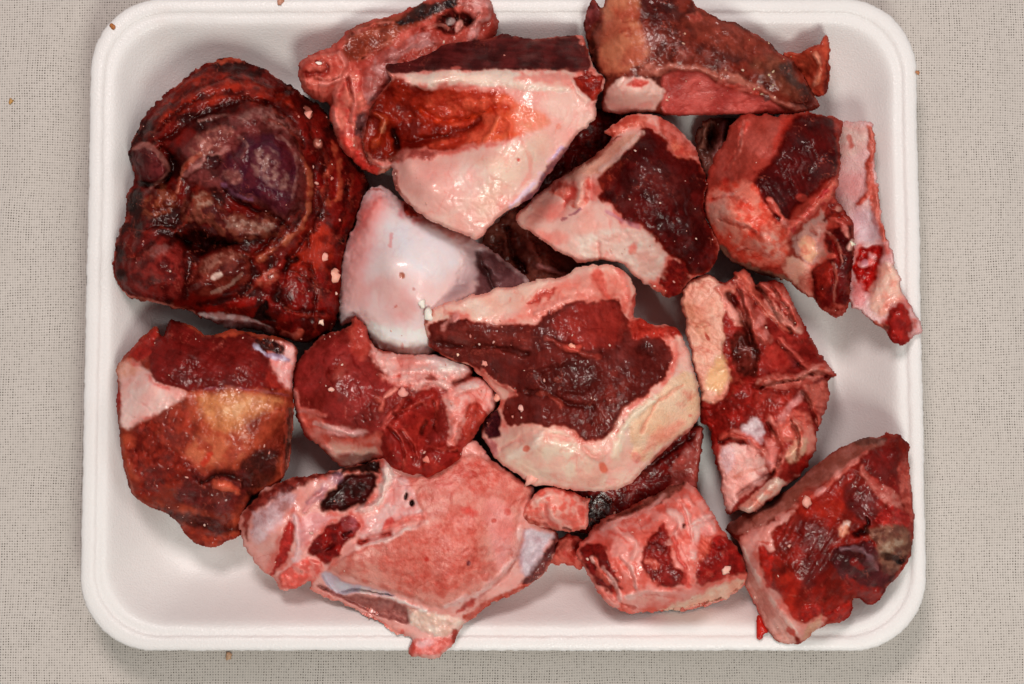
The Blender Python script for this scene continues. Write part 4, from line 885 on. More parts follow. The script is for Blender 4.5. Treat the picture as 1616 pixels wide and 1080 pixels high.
s.S('c0bcd0',5,[(660,180),(700,210),(760,225),(790,235)],h=4,a=.9,c2='8c7c94')
s.S('7c4c5c',3,[(440,360),(560,355),(680,375),(790,385)],a=.7,h=-3)
s.A(None,'c08c58','b07c50',[(400,390),(560,370),(760,400),(790,430),(640,480),(560,560),(460,520),(420,450)],soft=14,mix=10,a=.85,rough=2.5,fib=(-60,.4))
s.A(None,'bc7450','a04c36',[(400,560),(560,560),(640,520),(600,640),(500,700),(400,680),(350,620)],soft=14,mix=18,a=.8)
s.A(None,'dcb888','c89c68',[(540,400),(660,390),(640,440),(560,500),(510,470)],soft=14,mix=8,a=.5)
s.A('dried_skin','5c1c16','7c2c20',[(150,500),(230,480),(240,560),(330,640),(420,700),(440,760),(300,760),(200,830),(130,720),(90,620),(140,600)],soft=8,mix=10,rough=4,fib=(-60,.5))
s.A(None,'943c2c','6c2a24',[(250,480),(360,430),(400,560),(350,640),(270,600)],soft=9,mix=9,a=.7,fib=(-75,.5))
s.A(None,'1c1214','34181a',[(600,680),(690,610),(770,620),(740,660),(770,720),(690,780),(620,790),(580,740)],soft=9,mix=9,a=.85,rough=4)
s.A(None,'5c2428','401a1e',[(400,720),(540,700),(620,700),(620,840),(560,900),(400,880),(300,840),(340,760)],soft=10,mix=10,a=.8,rough=3)
s.S('201012',6,[(430,760),(520,720),(600,750),(640,820)],h=-12,a=.8)
s.A('fat_knob','cc6c4c','b85840',[(465,760),(520,742),(570,780),(600,810),(520,800),(480,790)],soft=4,h=12,hw=8,mix=10)
s.A(None,'38141a','28100f',[(220,860),(340,900),(430,890),(560,960),(600,940),(600,980),(440,970),(330,930)],soft=6,mix=6,a=.8,rough=4)
s.A('muscle','94402c','6c2c22',[(340,960),(400,970),(480,990),(590,970),(600,990),(500,1030),(450,1040),(390,1010)],soft=4,mix=8,rough=3)
s.A(None,'a87464','8c5044',[(85,640),(110,720),(145,830),(190,860),(140,820),(95,700)],soft=4,mix=6,a=.8)
s.A('saw_cut_side','4c302c','6c4a40',[(785,440),(822,440),(815,560),(800,700),(770,745),(780,600)],soft=2,h=-30,hw=5,mix=8,warp=.3)
s.S('b85c44',3,[(788,400),(785,520),(780,640),(768,740)],a=.8,h=2)
s.S('8c1c18',5,[(60,360),(75,400),(62,460)],a=.9); s.S('b03c28',4,[(430,680),(470,640)],a=.9)

# --- L: ring bone bottom
s = new('sawn_ring_bone', 'large round sawn leg bone with speckled pink marrow face at the bottom of the tray', 'meaty bone', C11,
 [(45,400),(80,340),(150,270),(230,225),(300,200),(350,205),(480,180),(560,160),(640,130),(720,120),(800,60),(960,30),(1100,20),(1160,120),(1260,180),(1320,220),(1375,270),(1370,320),(1400,420),(1480,450),(1488,490),(1460,570),(1420,640),(1330,710),(1200,770),(1120,820),(1060,860),(1030,920),(1020,960),(960,990),(940,1015),(830,1020),(808,1000),(830,930),(770,915),(700,880),(560,800),(400,730),(372,700),(380,670),(300,715),(240,715),(218,660),(190,650),(120,590),(75,530),(72,470)],
 [(60,400,110),(80,520,100),(200,640,90),(240,700,95),(230,240,140),(560,170,160),(900,60,160),(1200,150,165),(1370,280,160),(1470,500,110),(1330,700,105),(1120,820,110),(850,1005,112),(1000,960,115),(600,820,75),(400,720,75),(450,650,110),(700,740,120),(850,800,125),(560,590,160),(800,500,185),(1100,500,190),(1000,700,175),(850,300,185),(1100,250,190),(650,400,165),(700,280,165),(400,300,160),(250,450,160),(150,450,150),(450,500,140),(350,600,125)],
 'fat', 'dca898', 'd09484', r=16, edge=0.5, mix=24, noise=0.9)
s.A('marrow_face','cc8e7c','bc6e60',[(740,200),(900,210),(1060,100),(1160,120),(1300,220),(1370,270),(1310,340),(1300,450),(1300,560),(1230,660),(1120,740),(1000,790),(930,800),(800,740),(640,690),(500,640),(440,620),(520,560),(700,480),(880,420),(860,340),(800,260)],soft=4,h=4,hw=6,mix=12,warp=.7,rough=1)
s.A(None,'b4483c','cc7464',[(760,480),(900,430),(1060,330),(1130,400),(1120,560),(1160,650),(1000,740),(860,720),(740,700),(680,600)],soft=18,mix=5,a=.6)
s.A(None,'b84c40','d08878',[(900,220),(1060,120),(1180,160),(1240,240),(1140,290),(1040,270),(940,280)],soft=16,mix=7,a=.7)
s.A(None,'c03c34','b03028',[(1030,340),(1120,350),(1110,390),(1060,380)],soft=7,mix=6,a=.7)
s.A(None,'dc9c90','d89084',[(1160,300),(1280,340),(1280,560),(1200,640),(1180,480),(1140,400)],soft=14,mix=14,a=.8)
s.S('e4bcae',7,[(1310,440),(1290,560),(1220,660),(1100,740),(980,790)],h=4,a=.8)
s.S('b87468',3,[(1330,440),(1310,560),(1240,660),(1120,750)],h=-3,a=.7)
s.B(1250,365,6,0,c1='b84840',a=.7); s.B(1190,405,4,0,c1='b03c34',a=.7); s.B(1100,190,4,0,ry=9,c1='a03c34',a=.7,ang=-45); s.B(1080,595,4,-1,c1='6c3040',a=.9); s.B(890,575,4,0,c1='a83028',a=.9)
s.A('membrane','4c2a2e','643a3a',[(1490,470),(1470,560),(1420,650),(1330,710),(1300,690),(1380,600),(1440,520),(1460,450)],soft=4,h=-8,mix=14)
s.A('membrane','c8b8bc','b8a4a8',[(1330,430),(1440,450),(1460,460),(1430,530),(1360,630),(1330,650),(1310,600),(1320,500)],soft=7,h=-3,mix=12,fib=(-60,.2))
s.A('saw_cut_side','b85848','a04838',[(1300,700),(1400,660),(1330,712),(1200,770),(1120,820),(1060,860),(1050,830),(1150,760)],soft=4,mix=8,rough=3)
s.A(None,'8c1c18','a82c24',[(1070,760),(1110,750),(1100,790),(1060,810),(1010,830),(1040,790)],soft=4,mix=6,a=.9)
s.A('tendon','dccabc','e0c4b4',[(690,150),(740,150),(760,200),(730,260),(690,330),(620,370),(560,360),(600,340),(660,320),(690,240)],soft=3,h=12,hw=8,mix=16,fib=(-60,.3))
s.A('fat','e0b8ac','d89c90',[(740,210),(800,220),(860,330),(880,380),(830,400),(760,440),(680,480),(600,500),(580,460),(600,400),(680,360),(720,280)],soft=4,h=4,mix=12,rough=2)
s.B(800,293,4,-9,ry=6,c1='240808',a=1); s.B(825,322,5,-9,ry=6,c1='1c0606',a=1)
s.A(None,'b83c38','c86058',[(690,400),(740,390),(760,410),(720,440),(690,440)],soft=3,mix=5,a=.9)
s.S('f0c8b8',5,[(580,520),(680,500),(800,440),(880,410)],h=5,a=.8); s.S('7c1814',6,[(600,505),(660,480),(720,460)],h=-16,c2='a02820',a=.95); s.S('d87c6c',7,[(720,440),(800,390),(870,380)],h=5,a=.8)
s.A('muscle','3c1416','241010',[(400,350),(440,290),(500,220),(560,190),(640,180),(680,200),(660,270),(620,320),(560,350),(480,370)],soft=5,h=-12,hw=10,mix=14)
s.A('muscle','1c0c0c','2c1412',[(400,190),(560,160),(640,130),(690,140),(680,200),(560,185),(440,200)],soft=5,h=-16,mix=10)
s.A('membrane','7c3a34','54201f',[(50,400),(80,340),(150,270),(230,225),(300,200),(480,185),(440,205),(340,240),(250,290),(160,340),(90,400),(80,470),(85,520),(70,470)],soft=5,mix=10,rough=2)
s.S('8a7088',8,[(500,210),(450,250),(400,290),(360,320)],h=3,a=.6,c2='b08c94')
s.A('membrane','b8a0a0','94706f',[(100,380),(200,310),(300,270),(300,330),(240,390),(160,440),(110,480)],soft=10,mix=12,a=.85)
s.A(None,'dcc8c8','d0b4b0',[(100,440),(170,420),(250,360),(230,420),(150,490),(110,500)],soft=9,mix=8,a=.8)
s.A('muscle','a83834','8c2c2c',[(250,440),(290,350),(300,400),(290,460),(300,520),(270,580),(200,640),(180,640),(220,560)],soft=4,h=-8,hw=6,mix=10,rough=3)
s.S('e4b8b0',6,[(300,370),(310,440),(320,520),(300,580)],h=7,a=.9); s.S('d8a8a0',5,[(340,360),(380,300),(430,270)],h=6,a=.7,c2='c07c78')
s.A(None,'d49c98','c88884',[(330,370),(420,370),(480,380),(440,430),(380,480),(330,540),(310,460)],soft=8,mix=10,a=.8)
s.A('blood_pool','84201e','5c1214',[(350,540),(380,480),(440,430),(520,380),(580,400),(590,440),(540,500),(500,560),(440,600),(400,580)],soft=4,h=12,hw=12,mix=10,rough=3)
s.A('gristle','a06068','8c4448',[(500,400),(560,380),(590,430),(560,480),(520,450)],soft=4,h=5,mix=8); s.S('38080a',5,[(390,545),(440,540),(480,500)],h=-8,a=.8); s.S('38080a',4,[(520,470),(550,450)],h=-8)
s.A('fat','dc8474','cc5c50',[(220,660),(300,600),(380,570),(440,600),(420,650),(370,680),(300,715),(240,715)],soft=4,h=8,hw=6,mix=9,rough=5)
s.A('cartilage','c8c0c8','c0b0b8',[(410,650),(440,630),(520,680),(620,700),(760,740),(700,745),(600,720),(500,740),(440,700)],soft=3,h=-22,hw=5,mix=16,warp=.4)
s.A('saw_cut_side','8c5c58','a07068',[(380,690),(430,690),(500,740),(600,740),(760,760),(810,800),(820,880),(720,850),(600,800),(480,750)],soft=4,h=-14,hw=5,mix=5,warp=.6,rough=3)
s.S('c8685c',4,[(380,710),(470,760),(570,805),(680,860),(780,905)],a=.9,c2='d89888')
s.A('fat_knob','dcc8b4','d0b8a0',[(800,790),(860,800),(940,830),(1050,840),(1040,890),(980,920),(880,910),(820,870)],soft=4,h=4,mix=6,rough=4)
s.S('e0d0c4',3.5,[(600,715),(720,740),(820,780),(890,810)],h=5,a=.9)
s.A('gristle','d8887c','c86c60',[(815,930),(900,920),(1010,930),(1020,960),(960,990),(940,1015),(830,1020),(808,1000)],soft=4,mix=7,rough=4)
s.A(None,'e0b8b0','d8a8a0',[(840,950),(930,930),(920,980),(860,985)],soft=6,mix=10,a=.8); s.S('7c1814',5,[(1020,900),(1018,950)],a=.9,h=3)
s.S('a84038',4,[(820,940),(830,990),(815,1010)],a=.8,h=3)

# --- U: scrap left of O
s = new('meat_scrap', 'small red and pink meat scrap between the ring bone and the small bottom block', 'meat scrap', C12,
 [(200,730),(240,640),(290,580),(350,590),(400,620),(400,700),(385,768),(300,745),(240,742)],
 [(220,720,70),(300,600,90),(380,640,90),(380,750,70),(300,690,90)],'muscle','a8443a','c46c5c',r=9,edge=.4,mix=8,noise=2)
s.A(None,'6c1816','8c2822',[(320,620),(390,600),(400,690),(330,700)],soft=5,mix=6,a=.8)

# --- O: small block bottom middle
s = new('small_marbled_block', 'small pink block with three dark red muscle eyes, bottom centre right of the tray', 'meaty bone', C12,
 [(345,690),(350,640),(400,590),(440,540),(520,490),(620,440),(740,380),(860,305),(930,335),(960,380),(1000,420),(1030,480),(1060,540),(1120,600),(1160,640),(1200,730),(1215,790),(1185,850),(1100,900),(1000,945),(900,965),(800,970),(700,975),(590,980),(520,955),(470,900),(440,830),(400,780)],
 [(350,680,130),(440,560,90),(600,455,85),(860,320,85),(930,350,135),(1020,470,140),(1190,720,130),(1210,790,120),(1180,840,80),(1000,935,60),(800,965,60),(600,978,110),(480,900,130),(420,800,130),(560,540,150),(750,480,155),(860,400,150),(650,600,175),(750,720,180),(900,600,180),(500,720,165),(1000,700,175),(1100,700,165),(700,880,165),(930,890,150),(940,910,110),(1100,840,130),(800,930,130)],
 'fat', 'dc9484', 'cc6c5c', r=12, edge=0.5, mix=14, noise=1.7)
s.A('saw_cut_side','6c403a','8c5c50',[(440,560),(520,495),(740,385),(860,300),(905,325),(800,400),(720,460),(640,470),(560,500),(450,560)],soft=4,h=-10,hw=6,mix=8,fib=(-28,.5))
s.A('muscle','6c1c1c','501416',[(350,690),(370,640),(420,620),(480,640),(520,720),(560,820),(590,850),(520,880),(470,830),(400,760)],soft=4,h=4,hw=6,mix=10,rough=3)
s.S('c07060',6,[(440,710),(460,760),(500,820)],h=6,c2='a84c40'); s.S('d0a898',3,[(425,700),(435,715)],h=5)
s.A('muscle','7c2422','5a1818',[(660,740),(690,640),(750,560),(800,520),(812,600),(820,680),(850,740),(890,790),(890,850),(780,850),(700,800)],soft=4,h=4,hw=6,mix=12,rough=2)
s.S('c46c5c',7,[(700,720),(740,725),(745,745)],h=6)
s.A('muscle','8c2422','6c1a1a',[(940,770),(970,680),(1040,600),(1080,580),(1150,640),(1200,730),(1210,780),(1120,790),(1040,820),(970,840)],soft=5,h=4,hw=6,mix=10,rough=3)
s.A(None,'d07860','c05c48',[(960,640),(1010,600),(1040,640),(1000,700),(950,740)],soft=7,mix=8,a=.7)
s.S('e8b8a8',6,[(810,470),(870,480),(860,560),(820,620)],h=7,a=.7); s.S('b84c44',5,[(840,600),(850,700),(900,740),(905,840)],h=-7,a=.8)
s.S('ecc4b4',6,[(960,520),(950,600),(935,690)],h=6,a=.8); s.S('e0a090',6,[(900,400),(960,470),(1030,540)],h=5,a=.6)
s.S('c4584c',5,[(540,570),(640,560),(720,500),(800,440)],h=-5,a=.6); s.S('e4a898',6,[(520,540),(600,590),(660,640),(640,700)],h=6,a=.7)
s.B(887,542,3.5,-5,c1='4c0c0c',a=1); s.A(None,'e8b4a0','dc9c8c',[(560,900),(700,870),(800,900),(740,950),(600,950)],soft=9,mix=14,a=.8)
s.S('a0443a',3,[(550,870),(560,930),(640,950)],a=.7,h=-3); s.S('a83c34',3,[(860,560),(880,600)],a=.6)
s.A('saw_cut_side','e0c0a4','d8ac90',[(800,935),(930,910),(1040,850),(1180,795),(1190,850),(1100,900),(1000,945),(900,965),(760,972)],soft=2.5,h=-16,hw=4,mix=16)
s.A('fat_knob','e0a898','d4887c',[(985,520),(1030,500),(1060,560),(1000,590),(970,580)],soft=4,h=5,mix=9)

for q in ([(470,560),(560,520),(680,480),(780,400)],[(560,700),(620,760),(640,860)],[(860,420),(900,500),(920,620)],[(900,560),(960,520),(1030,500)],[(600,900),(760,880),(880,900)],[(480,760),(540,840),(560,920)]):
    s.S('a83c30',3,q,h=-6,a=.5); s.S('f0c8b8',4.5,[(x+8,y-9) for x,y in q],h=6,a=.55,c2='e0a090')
# --- J: centre left muscle
s = new('loose_flap_muscle', 'reddish meat piece with a loose hanging flap, left of centre below the bluish cartilage cap', 'meaty bone', C8,
 [(80,380),(100,310),(170,250),(240,180),(330,160),(400,120),(430,65),(450,90),(480,120),(510,200),(560,260),(640,285),(760,290),(880,285),(960,310),(1080,340),(1100,370),(1090,410),(1160,415),(1200,450),(1230,510),(1240,560),(1235,600),(1180,640),(1150,700),(1110,760),(1100,800),(1040,830),(1050,880),(980,940),(920,960),(830,1010),(800,970),(740,980),(640,940),(590,900),(570,870),(480,900),(380,940),(300,880),(220,800),(160,770),(130,700),(100,620),(75,540)],
 [(90,330,120),(240,190,120),(430,90,130),(90,560,130),(160,760,110),(380,930,90),(560,880,120),(300,300,165),(500,300,160),(300,500,190),(500,550,200),(700,300,155),(900,310,165),(1090,390,165),(1220,550,150),(800,450,190),(1000,500,190),(1100,700,170),(700,600,195),(640,850,195),(750,950,180),(900,900,190),(830,1000,165),(1030,850,170),(880,750,190),(300,750,160),(450,780,150),(820,700,150)],
 'muscle', '6a2422', '823030', r=14, edge=0.45, mix=26, noise=1.2, fib=(-60,.3))
s.A(None,'a04034','b4584a',[(400,140),(440,80),(500,180),(520,260),(480,330),(400,240)],soft=10,mix=14,a=.7)
s.A(None,'b06458','9a4c44',[(320,340),(400,330),(380,420),(300,420)],soft=12,mix=10,a=.5)
s.A('fat','e0b4a4','dc9c8c',[(510,220),(560,260),(640,285),(880,280),(1080,335),(1100,380),(1060,420),(1000,450),(980,480),(900,470),(820,460),(740,460),(640,420),(560,350),(520,290)],soft=6,h=9,hw=8,mix=12,rough=4)
s.A(None,'ecd8c8','e4c8bc',[(850,290),(960,310),(1080,340),(1100,380),(1040,420),(960,400),(900,370),(840,330)],soft=7,mix=10,a=.8,h=4)
s.A('fat','e4b0a0','d88c7c',[(960,480),(1020,450),(1160,415),(1220,490),(1240,560),(1230,610),(1170,620),(1130,560),(1080,580),(1070,650),(1040,700),(1010,800),(960,790),(970,700),(960,600),(930,540)],soft=5,h=8,hw=8,mix=12,rough=3)
s.A(None,'ecd4c4','e4c0b0',[(980,480),(1050,450),(1150,430),(1190,470),(1080,490),(1000,500)],soft=5,mix=8,a=.8)
s.S('6c3430',4,[(1000,450),(1060,425),(1090,405)],h=-10,a=.8)
s.A(None,'8c2c24','6c201c',[(820,410),(880,390),(910,420),(880,440),(840,430)],soft=4,mix=6,a=.9); s.A(None,'a02820','c04438',[(630,410),(690,395),(690,420),(640,430)],soft=4,mix=6,a=.9)
s.A('muscle','8c342c','a04438',[(1070,570),(1130,550),(1180,620),(1170,680),(1120,760),(1060,790),(1030,720),(1060,650)],soft=5,h=4,mix=12)
s.A(None,'d88070','e4a494',[(560,390),(640,400),(720,440),(860,470),(930,500),(900,480),(780,480),(640,460)],soft=7,mix=6,a=.7,rough=3)
s.A('fat','c05c4c','d08474',[(100,590),(180,600),(260,660),(300,760),(420,760),(560,720),(600,740),(580,870),(480,900),(380,940),(220,800),(150,740)],soft=7,mix=16,h=-3)
s.A(None,'e8c4ac','e0ac94',[(280,780),(400,810),(560,800),(580,860),(480,900),(385,935),(300,880)],soft=7,mix=14,a=.9)
s.A(None,'e8b8ac','dca098',[(280,680),(400,710),(500,720),(460,760),(340,760),(290,730)],soft=8,mix=10,a=.7)
s.S('d89c90',4,[(85,480),(100,560),(120,600),(190,610),(260,640)],h=4,a=.8,c2='c06c60')
s.A('lean_flap','94302a','7c2422',[(590,720),(640,660),(680,590),(740,550),(860,490),(910,500),(910,600),(860,650),(840,720),(850,800),(960,800),(1040,830),(1050,880),(920,960),(830,1010),(800,970),(740,980),(640,940),(590,880),(575,800)],soft=3,h=14,hw=10,mix=16,fib=(15,.25))
s.A('lean_flap','7c2220','943028',[(840,820),(960,800),(1045,840),(1050,880),(920,960),(830,1010),(800,960),(820,880)],soft=3,h=8,hw=8,mix=14,fib=(-40,.35))
s.A('muscle','6c2a22','4c1816',[(790,720),(835,650),(850,665),(830,740)],soft=4,h=-9,hw=5,mix=10)
s.S('581616',5,[(600,690),(660,640),(740,550)],h=-8,a=.7); s.S('b45850',4,[(590,700),(630,630),(680,590)],h=5,a=.7)
s.S('5c1818',5,[(850,800),(830,860),(810,900)],h=-4,a=.5)
s.S('e0907c',4,[(600,530),(640,500),(660,480)],h=7,a=.9); s.S('c87060',4,[(550,530),(600,560),(580,600)],h=6,a=.7)
s.A('fat_knob','dc9c8c','cc7868',[(970,680),(1010,640),(1060,650),(1030,720),(1020,800),(965,800),(985,740)],soft=4,h=6,mix=9)

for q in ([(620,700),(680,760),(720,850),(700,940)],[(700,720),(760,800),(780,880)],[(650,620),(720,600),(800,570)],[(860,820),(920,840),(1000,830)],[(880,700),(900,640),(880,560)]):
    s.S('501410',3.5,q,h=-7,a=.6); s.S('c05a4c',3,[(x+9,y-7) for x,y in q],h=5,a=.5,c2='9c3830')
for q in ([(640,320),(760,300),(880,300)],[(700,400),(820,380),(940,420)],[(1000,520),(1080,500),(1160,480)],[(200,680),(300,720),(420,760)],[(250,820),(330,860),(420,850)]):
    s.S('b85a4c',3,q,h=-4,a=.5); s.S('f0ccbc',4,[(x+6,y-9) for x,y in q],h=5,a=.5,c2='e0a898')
# --- I: centre piece
s = new('centre_muscle_slab', 'big centre piece of dark brown red muscle framed by cream fat and bone', 'meaty bone', C9,
 [(72,310),(85,265),(120,235),(200,200),(340,165),(470,135),(600,105),(690,90),(740,50),(800,48),(880,42),(930,65),(975,130),(985,190),(965,275),(1000,270),(1045,295),(1070,310),(1130,305),(1180,340),(1200,400),(1225,480),(1250,570),(1258,650),(1245,730),(1190,770),(1100,840),(1050,890),(1010,930),(960,985),(900,1005),(850,1015),(790,1015),(700,1010),(600,990),(560,1000),(500,960),(420,910),(380,880),(350,840),(325,790),(320,740),(370,680),(410,640),(390,600),(330,530),(270,480),(160,440),(110,410),(90,350)],
 [(80,300,175),(110,400,160),(260,470,165),(380,640,160),(325,760,140),(400,890,175),(560,980,180),(850,1005,185),(1050,890,190),(1250,650,190),(1200,420,200),(1140,320,195),(970,250,170),(980,150,170),(900,55,190),(740,60,195),(400,155,190),(250,300,215),(500,200,220),(800,150,225),(600,350,245),(800,400,250),(500,480,225),(1000,400,215),(700,600,250),(900,600,250),(500,640,215),(800,740,240),(550,800,235),(800,880,225),(1000,750,235),(1150,580,225),(400,520,195)],
 'fat', 'e4ac98', 'eabca4', r=10, edge=0.6, mix=24, noise=0.8, warp=0.8)
s.A(None,'d88872','c86450',[(520,180),(640,120),(760,90),(900,70),(960,150),(960,260),(880,200),(760,210),(660,240),(560,290),(420,300),(500,250)],soft=12,mix=10,a=.65,rough=3)
s.A(None,'ecccb4','e8bea4',[(100,250),(300,190),(480,150),(560,170),(500,240),(360,290),(260,280),(120,290)],soft=9,mix=20,a=.8)
s.A(None,'b84c40','9c3830',[(520,200),(600,160),(650,140),(620,180),(570,215),(520,215)],soft=3,mix=6,a=.9,h=-4)
s.A(None,'b44438','c85c4c',[(780,80),(830,60),(850,140),(890,200),(860,200),(800,150)],soft=6,mix=8,a=.8,h=-4); s.S('e0a08c',6,[(560,260),(640,220),(700,190)],h=6,a=.6)
s.S('b83c34',5,[(900,60),(940,120),(950,200)],a=.6,h=4,c2='d07868')
s.A('muscle','5c2624','4a1c1b',[(90,320),(130,290),(210,270),(260,280),(360,300),(480,310),(560,300),(600,260),(680,220),(780,200),(900,190),(940,250),(960,330),(1010,300),(1100,370),(1145,430),(1110,530),(1080,570),(980,630),(920,680),(900,740),(850,790),(760,800),(690,750),(600,740),(530,730),(430,740),(410,690),(430,620),(480,590),(400,560),(330,500),(260,470),(160,440),(110,410)],soft=3,h=6,hw=8,mix=24,rough=2,rim=('8c342c',4))
s.A(None,'542422','6a302c',[(100,320),(240,290),(500,320),(560,400),(520,470),(420,430),(160,430)],soft=8,mix=16,a=.8,fib=(8,.7))
s.A(None,'7c2a26','8c342e',[(600,280),(700,220),(900,200),(940,290),(900,400),(760,400),(660,360)],soft=9,mix=14,a=.85,fib=(80,.35))
s.A(None,'4a1a18','6c2e28',[(880,460),(1000,500),(960,620),(900,700),(860,780),(800,740),(840,600)],soft=10,mix=12,a=.7,fib=(60,.5))
s.A(None,'30100f','421716',[(560,480),(700,450),(840,480),(830,560),(740,620),(620,600),(560,560)],soft=12,mix=12,a=.7,h=-6,rough=4)
s.S('d08c78',3.5,[(330,500),(400,560),(470,590)],h=6,c2='a85048'); s.S('2c0c0c',5,[(120,380),(240,400),(400,400),(520,430)],h=-8,a=.7)
s.S('300e0e',6,[(520,590),(620,600),(680,640),(800,660)],h=-8,a=.7); s.S('94483c',4,[(560,600),(610,600),(660,650)],h=5,a=.7)
s.S('b05c50',4,[(600,360),(680,400),(740,420),(820,440)],h=6,a=.6,c2='843830'); s.S('c85c4c',6,[(690,400),(740,400)],h=5,a=.7)
s.A('muscle','8c2820','a83c30',[(950,300),(1000,270),(1060,310),(1150,310),(1190,360),(1110,360),(1020,350),(970,380)],soft=5,h=5,mix=8,rough=5)
s.A(None,'2a0c0c','3c1212',[(980,400),(1040,380),(1050,430),(990,440)],soft=8,mix=8,a=.7,h=-8)
s.S('e0907c',6,[(1120,350),(1150,400),(1160,450),(1130,520)],h=5,a=.7,c2='c86050')
s.A('bone','e0b890','e4c09c',[(940,700),(1000,640),(1120,560),(1180,500),(1230,500),(1255,600),(1250,720),(1130,800),(1020,890),(960,880),(960,800)],soft=4,mix=24,h=3,warp=.7)
s.A(None,'c87460','d48c74',[(1020,800),(1100,740),(1200,700),(1190,740),(1080,820),(1000,870)],soft=9,mix=5,a=.6); s.A(None,'d08870','c46c58',[(1180,590),(1230,590),(1240,620),(1180,615)],soft=6,mix=5,a=.6)
s.S('c08468',3,[(1010,760),(1040,680),(1090,620),(1180,560)],h=-4,a=.7); s.S('ecd4b4',8,[(900,860),(920,760),(970,690),(1060,620)],h=5,a=.8)
s.A('fat_cap','e8c8ac','e4b49c',[(390,880),(430,780),(480,735),(560,740),(700,770),(760,830),(840,850),(860,940),(840,1000),(700,990),(560,960),(440,910)],soft=6,h=6,hw=14,mix=20,warp=.9)
s.S('d49080',5,[(410,830),(500,780),(600,770),(700,790)],h=-4,a=.5); s.S('f0d8c0',8,[(440,870),(540,820),(580,770)],h=4,a=.6)
s.B(515,832,6,-2,c1='c06850',a=.9); s.B(845,915,6,-3,ry=10,c1='d07458',a=.9,ang=-20); s.S('e0907c',6,[(760,830),(800,880),(840,860)],h=4,a=.6)
s.B(1215,690,3,0,c1='c86c58'); s.B(985,870,8,3,c1='dc8c7c',a=.7)
s.A('membrane','2c1420','44202c',[(330,720),(370,680),(405,660),(410,740),(390,790),(340,790)],soft=4,h=-6,mix=8); s.A('gristle','cc9c94','b8807c',[(325,790),(400,800),(390,870),(350,840)],soft=3,h=-8,mix=8)
s.S('8c2c28',5,[(1050,890),(1100,845),(1190,775),(1240,735)],a=.8,h=-4,c2='54181a')
s.A(None,'8c4c3c','c08c74',[(120,235),(85,265),(72,310),(95,300),(130,260)],soft=3,mix=5,a=.8)
s.S('d4988c',5,[(160,310),(200,290),(220,275)],h=6,a=.9)
s.A('gristle','b86c60','9c4840',[(955,200),(985,150),(985,200),(965,275),(945,260)],soft=3,mix=8,rough=3)

# --- M: small fat lump
s = new('fat_scrap', 'small pink fatty scrap with sawn rim between the centre piece and the ring bone', 'meat scrap', C12,
 [(80,495),(95,440),(145,370),(190,340),(260,335),(330,370),(390,400),(420,390),(428,410),(410,430),(415,480),(405,560),(350,570),(280,575),(180,550),(110,535)],
 [(90,480,160),(150,390,180),(250,345,170),(350,380,160),(420,400,140),(400,540,150),(280,565,150),(150,530,150),(250,460,195)],
 'fat','e0a08c','cc6c5c',r=9,edge=.5,mix=9,noise=2)
s.S('e8c0ac',6,[(150,420),(200,380),(270,380)],h=6,a=.7); s.S('f0b8a4',6,[(210,440),(220,490),(250,520)],h=8,a=.7); s.S('b84c40',4,[(190,440),(200,500),(240,540)],h=-5,a=.7)
s.A(None,'b03c34','c45448',[(350,440),(410,450),(400,500),(360,500)],soft=4,mix=6,a=.8); s.A('saw_cut_side','c07c68','94443a',[(82,495),(110,470),(140,520),(280,560),(350,570),(280,577),(180,552),(105,535)],soft=2,mix=7)
s.S('4c1412',3,[(285,550),(320,558)],a=.9,h=-2)

# --- P: bottom right block
s = new('striped_muscle_block', 'thick red striated muscle block with pale sawn sides in the bottom right tray corner', 'meaty bone', C13,
 [(60,490),(150,430),(260,370),(380,300),(440,230),(520,170),(620,115),(690,88),(780,80),(800,60),(815,75),(855,72),(860,95),(900,120),(888,180),(900,290),(912,380),(920,460),(912,600),(880,660),(840,720),(790,770),(760,820),(740,840),(700,840),(680,815),(640,810),(650,870),(600,915),(540,920),(480,950),(420,1012),(370,1015),(300,1008),(240,930),(200,830),(150,740),(160,680),(140,580),(120,540)],
 [(70,490,70),(260,375,80),(440,240,100),(620,125,130),(800,90,150),(890,180,150),(915,450,140),(900,620,120),(740,830,110),(620,900,110),(420,1005,110),(300,1005,100),(200,830,62),(150,700,75),(125,545,150),(200,700,150),(300,880,150),(250,450,170),(400,350,185),(560,240,195),(700,170,195),(850,150,180),(650,350,190),(500,600,215),(400,750,205),(700,650,195),(850,500,195),(350,500,205),(500,900,160),(800,600,190),(300,300,65)],
 'muscle', '7a2019', '5c1812', r=8, edge=0.5, mix=24, noise=0.9, warp=0.6, fib=(-58,.6))
s.A('saw_cut_side','a07064','84564a',[(40,480),(260,360),(440,220),(620,110),(760,80),(800,110),(720,140),(640,200),(560,260),(440,350),(330,430),(240,480),(130,530),(80,500)],soft=3,mix=14,fib=(-35,.35),warp=.5)
s.A(None,'54443c','3c2c2a',[(640,100),(760,78),(800,100),(740,125),(660,130)],soft=5,mix=6,a=.7)
s.A(None,'3c1414','4c1a18',[(60,480),(200,400),(200,450),(110,520),(70,500)],soft=8,mix=10,a=.7)
s.S('b8685c',4,[(700,150),(640,200),(560,270),(480,330),(400,390),(300,450)],h=3,c2='d89484',a=.9)
s.A('fat','d8a494',"cc8c7c",[(130,530),(240,485),(330,430),(380,400),(370,440),(300,480),(270,520),(300,590),(260,600),(220,560),(230,640),(240,720),(300,780),(340,850),(420,920),(520,880),(500,930),(420,1012),(370,980),(300,880),(200,720),(150,620)],soft=4,mix=18,h=2)
s.A('saw_cut_side','d4a290','c08878',[(115,530),(150,600),(200,700),(300,860),(370,960),(400,1015),(300,1010),(240,930),(200,830),(148,740),(160,680),(138,580)],soft=3,h=-4,mix=12,fib=(62,.45),warp=.5)
